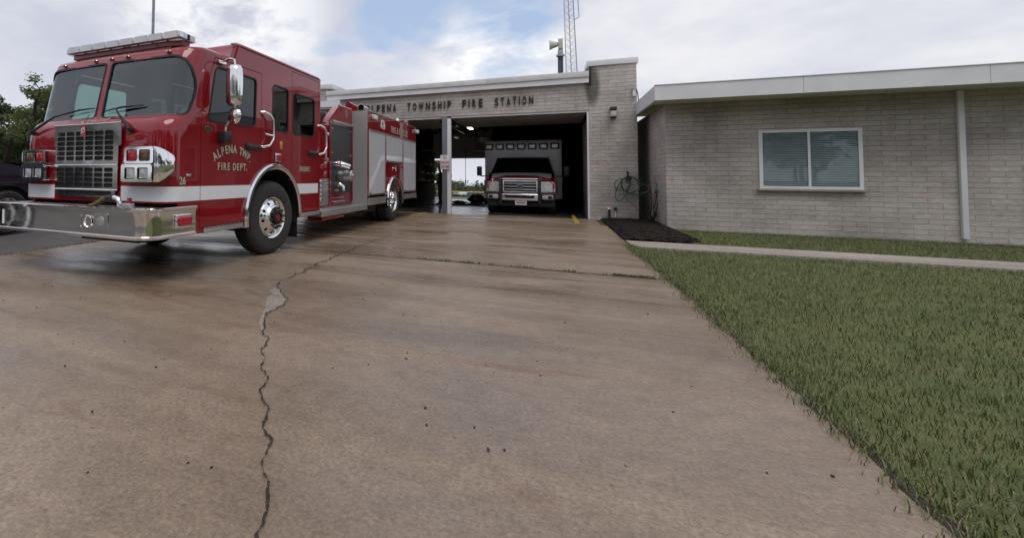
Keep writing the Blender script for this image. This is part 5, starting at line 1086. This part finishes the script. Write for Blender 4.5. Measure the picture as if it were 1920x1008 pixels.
m = MB(); xs_ = [PX-.02-1.91*i/12 for i in range(13)]; ysq = [4.55, 5.2, 5.8, 6.2, 6.42, 6.5]; zq = [1.44, 1.40, 1.34, 1.26, 1.18, 1.0]
m.add([(x-.0, y, z+.035*math.sin(math.pi*i/12)) for i, x in enumerate(xs_) for y, z in zip(ysq, zq)], [(i*6+j, (i+1)*6+j, (i+1)*6+j+1, i*6+j+1) for i in range(12) for j in range(5)]); m.build('hood', NAVY, PK)
m = MB(); m.box(PX-1.9, PX-.06, 6.42, 6.50, .45, 1.1, bev=.03); m.build('grille', CHROME, PK)
m = MB(); m.box(PX-1.95, PX-.0, 6.48, 6.62, .45, .68, bev=.04); m.build('bumper', CHROME, PK)
m = MB(); m.box(PX-1.75, PX-.2, 2.9, 4.5, 1.40, 1.86, bev=.12); m.box(PX-1.85, PX-.1, .3, 2.9, .9, 1.35); m.build('cab', NAVY, PK)
MB().box(PX-1.77, PX-.18, 3.05, 4.35, 1.46, 1.78, bev=.05).build('window', DGL, PK)
MB().box(PX-1.85, PX-.08, .9, 6.45, .35, .95).build('chassis', DARK, PK)
MB().box(PX-.12, PX+.0, 6.06, 6.09, .28, .50, bev=.003).build('mud_flap', BLACK, PK)
MB().box(PX+.005, PX+.19, 4.25, 4.42, 1.30, 1.52, bev=.04).build('wing_mirror', NAVY, PK)

# ================================================================== PERSON behind the column
def person():
    P_ = thing('person', 'person in dark uniform standing half hidden behind the grey column', 'person', (-4.05, 19.5, 0)); X0, Yp = -4.08, 19.5
    J = {'pelvis': (0, 0, .84, .125), 'belly': (.01, 0, .98, .12), 'chest': (.0, 0, 1.17, .145), 'neck0': (-.005, 0, 1.33, .065), 'neck1': (-.02, 0, 1.39, .052),
         'h': (-.035, 0, 1.455, .082), 'h2': (-.03, 0, 1.535, .082)}
    E_ = [('pelvis', 'belly'), ('belly', 'chest'), ('chest', 'neck0'), ('neck0', 'neck1'), ('neck1', 'h'), ('h', 'h2')]
    for sg, n_ in ((1, 'r'), (-1, 'l')):
        J.update({n_+'sh': (0, sg*.17, 1.27, .062), n_+'el': (.03, sg*.22, 1.03, .045), n_+'wr': (-.14, sg*.19, .88, .030), n_+'pa': (-.20, sg*.18, .865, .026),
                  n_+'hp': (0, sg*.085, .80, .095), n_+'kn': (-.02, sg*.10, .46, .062), n_+'an': (.01, sg*.11, .10, .042), n_+'he': (.03, sg*.11, .04, .035), n_+'to': (-.16, sg*.12, .035, .032)})
        E_ += [('chest', n_+'sh'), (n_+'sh', n_+'el'), (n_+'el', n_+'wr'), (n_+'wr', n_+'pa'), ('pelvis', n_+'hp'), (n_+'hp', n_+'kn'), (n_+'kn', n_+'an'), (n_+'an', n_+'he'), (n_+'an', n_+'to')]
        for k, (dy, l) in enumerate(((-.028, .055), (-.010, .070), (.010, .068), (.028, .055))):
            J[n_+'f%d' % k] = (-.235, sg*.18+dy, .855, .0095); J[n_+'g%d' % k] = (-.235-l*.7, sg*.18+dy, .835-l*.3, .008); E_ += [(n_+'pa', n_+'f%d' % k), (n_+'f%d' % k, n_+'g%d' % k)]
        J[n_+'t0'] = (-.19, sg*.15, .885, .011); J[n_+'t1'] = (-.23, sg*.14, .895, .009); E_ += [(n_+'pa', n_+'t0'), (n_+'t0', n_+'t1')]
    ks = list(J); me = bpy.data.meshes.new('body'); me.from_pydata([(X0-P_.location.x+J[k][0], J[k][1], J[k][2]) for k in ks], [(ks.index(a), ks.index(b)) for a, b in E_], [])
    o = bpy.data.objects.new('body', me); COL.objects.link(o); o.modifiers.new('s', 'SKIN'); sv = me.skin_vertices[0].data
    for i, k in enumerate(ks): sv[i].radius = (J[k][3],)*2; sv[i].use_root = (k == 'pelvis')
    sb = o.modifiers.new('u', 'SUBSURF'); sb.levels = sb.render_levels = 2
    dg = bpy.context.evaluated_depsgraph_get(); m2 = bpy.data.meshes.new_from_object(o.evaluated_get(dg)); o.modifiers.clear(); o.data = m2; o.parent = P_
    UN = mat('dark_uniform', (.012, .013, .018), .85); SK = mat('skin', (.32, .19, .13), .6); BT = mat('boot', (.01, .01, .01), .5)
    for q in (UN, SK, BT): m2.materials.append(q)
    for p in m2.polygons:
        c = p.center; p.material_index = 1 if (c.z > 1.36 or (c.x < -.13 and .75 < c.z < .95)) else (2 if c.z < .13 else 0); p.use_smooth = True
    WL[o] = WL[P_]
    MB().sphere((X0-.015, Yp, 1.52), .095, 16, sc=(1, .92, .95)).build('hair', BPLAST, P_)
    MB().tube([(X0-.115, Yp, 1.50), (X0-.14, Yp, 1.465), (X0-.11, Yp, 1.455)], [.008, .014, .006], 8).build('nose', SK, P_)
person()
# ================================================================== INSIDE THE BAY
tag(MB().box(-5.62, -5.50, 20.9, 24.9, 0, 2.35, bev=.01).build('locker_row', mat('locker_dark', (.018, .014, .014), .98, spec=.05), loc=(-5.56, 22.9, 0)), 'row of dark lockers by the rear bay door', 'lockers')
def coat(y, x, h, col, lab, seed):
    rnd = random.Random(seed); m = MB(); n = 22; lv = []
    for z, w_, dp in ((h, .10, .05), (h-.06, .24, .09), (h-.3, .25, .12), (h-.6, .27, .13), (h-.85, .30, .14)):
        lv.append([(x+dp*math.cos(R(360*j/n))*(1+.25*math.sin(j*2.3+z*3)), y+w_*math.sin(R(360*j/n)), z+rnd.uniform(-.01, .01)) for j in range(n)])
    m.add([p for r in lv for p in r], [(i*n+j, i*n+(j+1) % n, (i+1)*n+(j+1) % n, (i+1)*n+j) for i in range(4) for j in range(n)]+[tuple(range(n))])
    for sg in (1, -1): m.tube([(x, y+sg*.20, h-.08), (x+.03, y+sg*.32, h-.4), (x+.02, y+sg*.34, h-.72)], [.06, .065, .055], 10)
    t = thing('turnout_coat', lab, 'coat', (x, y, h-.85), 'firefighter coats hanging in the bay'); m.build('coat', mat('coat_'+str(seed), col, .9, bump=.5, bscale=20), t)
    q = MB(); 
    for z in (h-.42, h-.74): q.lathe([(.29, 0), (.30, .02), (.29, .045)], (x, y, z), 'Z', 20)
    for i, v in enumerate(q.v): q.v[i] = (x+(v[0]-x)*.5, y+(v[1]-y)*.98, v[2])
    q.build('reflective_trim', GOLD, t)
    q = MB(); q.cyl((x-.1, y, h+.03), (x+.02, y, h+.03), .01); q.build('hook', CHROME, t)
coat(21.4, -5.36, 1.75, (.07, .055, .045), 'tan-grey turnout coat hanging nearest the fire engine tail', 1)
coat(22.3, -5.34, 1.7, (.025, .022, .02), 'black turnout coat hanging in the middle of the rack', 2)
coat(23.3, -5.36, 1.72, (.10, .05, .03), 'brown turnout coat hanging nearest the rear door', 3)
def lamp(x, y, z, l, e, lab):
    t = thing('tube_lamp', lab, 'ceiling lamp', (x, y, z), 'tube lamps under the bay ceiling')
    MB().box(x-.09, x+.09, y-l/2, y+l/2, z+.03, z+.09, bev=.01).cyl((x, y-l*.3, z+.09), (x, y-l*.3, 3.3), .008).cyl((x, y+l*.3, z+.09), (x, y+l*.3, 3.3), .008).build('fixture', WHITE, t)
    TL_ = mat('lit_tube_'+str(int(e)), (1, .93, .78), .4, emit=e); m = MB(); m.cyl((x-.04, y-l/2+.03, z+.01), (x-.04, y+l/2-.03, z+.01), .02); m.cyl((x+.04, y-l/2+.03, z+.01), (x+.04, y+l/2-.03, z+.01), .02); m.build('tube', TL_, t)
lamp(-2.94, 19.6, 3.08, .95, 9, 'lit warm tube lamp under the bay ceiling right of the column'); lamp(-4.1, 23.2, 3.0, .7, .12, 'dim short tube lamp deeper in the bay near the rear door')
MB().box(-6.2, -3.0, 18.6, 24.6, 3.501, 3.53).build('ceiling_panel', WHITE, ST)
t = thing('door_opener', 'black garage door opener hanging from the bay ceiling', 'door opener', (-3.75, 17.9, 3.0)); MB().box(-3.6, -3.2, 17.9, 18.4, 3.02, 3.25, bev=.03).build('motor', BPLAST, t); MB().cyl((-3.4, 18.1, 3.2), (-3.4, 18.1, 3.56), .02).box(-3.43, -3.37, 18.3, 24, 3.12, 3.16).build('rail', DARK, t)
t = thing('unit_heater', 'black square unit heater hanging above the ambulance nose', 'heater', (-2.35, 21, 2.2)); MB().box(-2.95, -2.25, 21, 21.5, 2.26, 2.85, bev=.03).build('case', BPLAST, t); MB().cyl((-2.6, 21.2, 2.8), (-2.6, 21.2, 3.56), .02).tube([(-2.4, 21.2, 2.27), (-2.4, 21.2, 2.15), (-2.0, 21.2, 2.15)], .03, 8).build('pipe', DARK, t)
t = thing('pull_cord', 'thin red pull cord hanging in the rear doorway', 'cord', (-3.95, 24.9, .9)); MB().cyl((-3.95, 24.9, .9), (-3.95, 24.9, 2.6), .012).build('cord', REDD, t); MB().sphere((-3.95, 24.9, .88), .04, 10).build('handle', BLACK, t)
m = MB(); rnd = random.Random(4)
pts = [(-4.3+1.9*u+.05*math.sin(9*u), 20.4-.5*math.sin(2.6*u)+.9*u*u, .035) for u in [i/30 for i in range(31)]]; m.tube(pts, .03, 10); pts = [(-4.4+2.3*u, 19.2+.5*math.sin(3*u), .03) for u in [i/30 for i in range(31)]]; m.tube(pts, .022, 8)
tag(m.build('floor_hose', BLACK, loc=(-3.3, 20, 0)), 'dark hose lying across the wet bay floor behind the column', 'hose')
def blob(name, lab, cat, c, s, M_, seed):
    rnd = random.Random(seed); bm = bmesh.new(); bmesh.ops.create_icosphere(bm, subdivisions=3, radius=1)
    from mathutils import noise as nz_
    for v in bm.verts: k = 1+.35*nz_.noise(v.co*1.9+Vector((seed, 0, 0))); v.co = Vector((c[0]+v.co.x*s[0]*k, c[1]+v.co.y*s[1]*k, max(.006, c[2]+v.co.z*s[2]*k)))
    m = MB(); m.frombm(bm); t = thing(name, lab, cat, (c[0], c[1], 0)); m.build('bag', M_, t, ang=60)
    MB().tube([(c[0]-s[0]*.5, c[1]-s[1]*.6, c[2]+s[2]*.5), (c[0]-s[0]*.2, c[1]-s[1]*.8, c[2]+s[2]*1.1), (c[0]+s[0]*.3, c[1]-s[1]*.6, c[2]+s[2]*.6)], .02, 8).build('strap', BLACK, t)
blob('equipment_bag', 'lumpy black equipment bag on the bay floor near the ambulance', 'bag', (-3.15, 22.6, .16), (.40, .3, .2), BPLAST, 3)
blob('equipment_bag', 'flat black bag lying on the floor near the hose', 'bag', (-3.65, 21.4, .05), (.34, .15, .07), BPLAST, 8)
blob('equipment_bag', 'small black bag beside the ambulance wheel', 'bag', (-2.55, 22.2, .14), (.2, .2, .2), BPLAST, 12)

# ================================================================== BEYOND THE REAR DOOR
t = thing('field_fence', 'low chain fence with a yellow top rail across the field', 'fence', (-9, 58, -1.15)); m = MB(); m.tube([(-40, 58, -.62), (20, 58, -.62)], .07, 8); m.build('top_rail', mat('rail_yellow', (.55, .42, .08), .5), t)
m = MB(); 
for i in range(24): m.cyl((-40+i*2.6, 58.02, -1.2), (-40+i*2.6, 58.02, -.62), .03, n=6)
m.build('post', SILV, t); m = MB(); m.box(-40, 20, 58.03, 58.04, -.95, -.9).box(-40, 20, 58.03, 58.04, -.75, -.73); m.build('mesh_panel', SILV, t)
t = thing('far_trailer', 'small white trailer parked on the grass behind the station', 'trailer', (-9.2, 55, -1.07)); MB().box(-9.56, -8.79, 55, 56.4, -.90, -.58, bev=.05).build('body', WHITE, t)
for x in (-9.42, -8.93): MB().lathe([(.13, 0), (.11, .03), (0, .03)], (x, 55.0, -.94), 'Y', 16, sgn=-1).build('wheel', BLACK, t)
t = thing('utility_cart', 'grey flat utility cart standing left of the white trailer', 'cart', (-9.85, 55, -1.07)); MB().box(-10.12, -9.62, 55, 56, -.84, -.70, bev=.03).box(-10.1, -10.06, 55, 55.04, -.70, -.55).box(-9.68, -9.64, 55, 55.04, -.70, -.55).build('bed', SILV, t)
for x in (-10.02, -9.72): MB().lathe([(.12, 0), (.10, .03), (0, .03)], (x, 55.0, -.95), 'Y', 16, sgn=-1).build('wheel', BLACK, t)
t = thing('blue_barrel', 'blue plastic barrel on the grass right of the trailer', 'barrel', (-8.4, 55, -1.07)); MB().lathe([(0, 0), (.125, 0), (.14, .05), (.14, .15), (.15, .16), (.14, .17), (.14, .35), (.125, .40), (0, .40)], (-8.4, 55, -1.06), 'Z', 24).build('barrel', mat('barrel_blue', (.03, .10, .22), .4), t)

# ================================================================== TREES
def leafclump(m, c, r, n, rnd, sz, flat_=.7):
    for _ in range(n):
        while True:
            p = Vector((rnd.uniform(-1, 1), rnd.uniform(-1, 1), rnd.uniform(-1, 1)))
            if p.length < 1: break
        p = Vector((c[0]+p.x*r, c[1]+p.y*r, c[2]+p.z*r*flat_)); a = Vector((rnd.gauss(0, 1), rnd.gauss(0, 1), rnd.gauss(0, .7))).normalized(); b = a.cross(Vector((rnd.gauss(0, 1), rnd.gauss(0, 1), rnd.gauss(0, 1)))).normalized(); s = sz*rnd.uniform(.5, 1.2)
        m.add([p-a*s, p+b*s*.42, p+a*s, p-b*s*.42], [(0, 1, 2, 3)])
def tree(name, lab, x, y, z0, H, Rc, seed, LM, dens_=1., sz=.11, grp=None, trunk=.16, open_=.5, low=.28):
    rnd = random.Random(seed); t = thing(name, lab, 'tree', (x, y, z0), grp); tm = MB(); lm = MB()
    def branch(p, d, l, r, lev):
        pts = [p]; rr = [r]; k = 5
        for i in range(k):
            d = (d+Vector((rnd.uniform(-.22, .22), rnd.uniform(-.22, .22), rnd.uniform(-.06, .14)))).normalized(); p = p+d*l/k; pts.append(p); rr.append(r*(1-.6*(i+1)/k))
        tm.tube(pts, rr, 8 if lev == 0 else 5)
        if lev >= 2:
            for q in pts[2:]:
                if rnd.random() < open_+.35: leafclump(lm, q+Vector((rnd.uniform(-.2, .2), rnd.uniform(-.2, .2), rnd.uniform(-.1, .2)))*Rc*.3, Rc*rnd.uniform(.10, .22), int(42*dens_), rnd, sz)
            return
        nb = 7 if lev == 0 else 5
        for i in range(nb):
            f = (low+.72*(i+.6)/nb) if lev == 0 else (.25+.75*(i+1)/nb); j = min(k-1, int(f*k)); q = pts[j].lerp(pts[j+1], f*k-j) if f < 1 else pts[-1]
            a = rnd.uniform(0, 6.28); up = rnd.uniform(.15, .7) if lev == 0 else rnd.uniform(-.1, .6); e = Vector((math.cos(a), math.sin(a), up)).normalized()
            if lev == 1: e = (e+d*.7).normalized()
            branch(q, e, (Rc*rnd.uniform(.7, 1.05)*(1-.35*f) if lev == 0 else l*rnd.uniform(.4, .6)), r*(.45 if lev == 0 else .5), lev+1)
    branch(Vector((x, y, z0)), Vector((rnd.uniform(-.06, .06), rnd.uniform(-.06, .06), 1)).normalized(), H*.86, trunk, 0)
    tm.build('trunk', BARK, t); lm.build('crown', LM, t, smooth=False, recalc=False); return t
tree('leafy_tree', 'loose green tree with open top left of the fire engine', -25.6, 16, 0, 6.7, 2.5, 21, LEAF, 1.15, .11, None, .13, .30, .2)
tree('leafy_tree', 'dark tree leaning in from the left edge of the picture', -29.5, 17, 0, 6.0, 3.0, 5, LEAF2, 1.5, .13, None, .18, .5)
tree('leafy_tree', 'dense dark green tree low behind the navy pickup', -40.3, 24.5, 0, 5.4, 3.8, 9, LEAF2, 2.2, .15, None, .2, .8, .1)
tree('leafy_tree', 'dark green tree right against the fire engine behind the pickup hood', -35.2, 22.3, 0, 5.0, 3.2, 14, LEAF2, 2.2, .15, None, .2, .8, .1)
tree('leafy_tree', 'low green tree hidden behind the fire engine cab', -19.5, 17, 0, 3.9, 2.6, 18, LEAF, 1.6, .12, None, .14, .7, .15)
tree('leafy_tree', 'green tree seen through the rear door left of the column', -10.3, 47, -.8, 3.9, 1.7, 31, LEAF, 1.3, .14, None, .12, .6)
def conifer(m, tm, x, y, z0, h, rnd):
    tm.cyl((x, y, z0), (x, y, z0+h*.95), .10, .02, 6)
    for i in range(int(h*7)): f = i/(h*7); r = (1-f)*h*.23+.15; a = rnd.uniform(0, 6.28); leafclump(m, (x+math.cos(a)*r*.6, y+math.sin(a)*r*.6, z0+h*(.12+.88*f)), r*.55, 9, rnd, .22, .6)
LEAFF = mat('leaf_far_haze', (.075, .095, .065), .85, col2=(.125, .145, .095), nscale=.5, contrast=(.3, .7))  # far leaves greyed and paled: distance haze is mixed into the colour
def wood(name, lab, spots, seed, LM=None, con=.5, sz=.4, dn=1):
    rnd = random.Random(seed); m = MB()
    for x, y, z0, h in spots:
        if rnd.random() < con: conifer(m, m, x, y, z0, h, rnd)
        else:
            m.cyl((x, y, z0), (x, y, z0+h*.8), .14, .05, 6)
            for _ in range(26*dn): a, b = rnd.uniform(0, 6.28), rnd.uniform(0, 1)**.6; leafclump(m, (x+math.cos(a)*b*h*.30, y+math.sin(a)*b*h*.30, z0+h*rnd.uniform(.25, .95)), h*.12, 14*dn, rnd, sz)
    tag(m.build(name, LM or LEAFF, smooth=False, recalc=False), lab, None, None, 'stuff')
rnd = random.Random(77)
wood('far_wood', 'far line of mixed trees beyond the field', [(rnd.uniform(-30, 0), rnd.uniform(72, 90), -6.1, rnd.uniform(5.6, 7.0)) for _ in range(110)], 1, None, .45, .20, 2)
# unseen trees added behind the camera to darken reflections in paint and chrome
sp = [(rnd.uniform(-60, 50), rnd.uniform(-27, -20), -.1, rnd.uniform(9, 13)) for _ in range(44)]+[(rnd.uniform(26, 34), rnd.uniform(-24, 10), -.1, rnd.uniform(6, 10)) for _ in range(16)]+[(rnd.uniform(-62, -46), rnd.uniform(-24, 30), -.1, rnd.uniform(6, 9)) for _ in range(22)]
wood('reflection_wood', 'row of unseen trees added behind the camera to darken reflections', sp, 2, LEAF2, .25, .55)
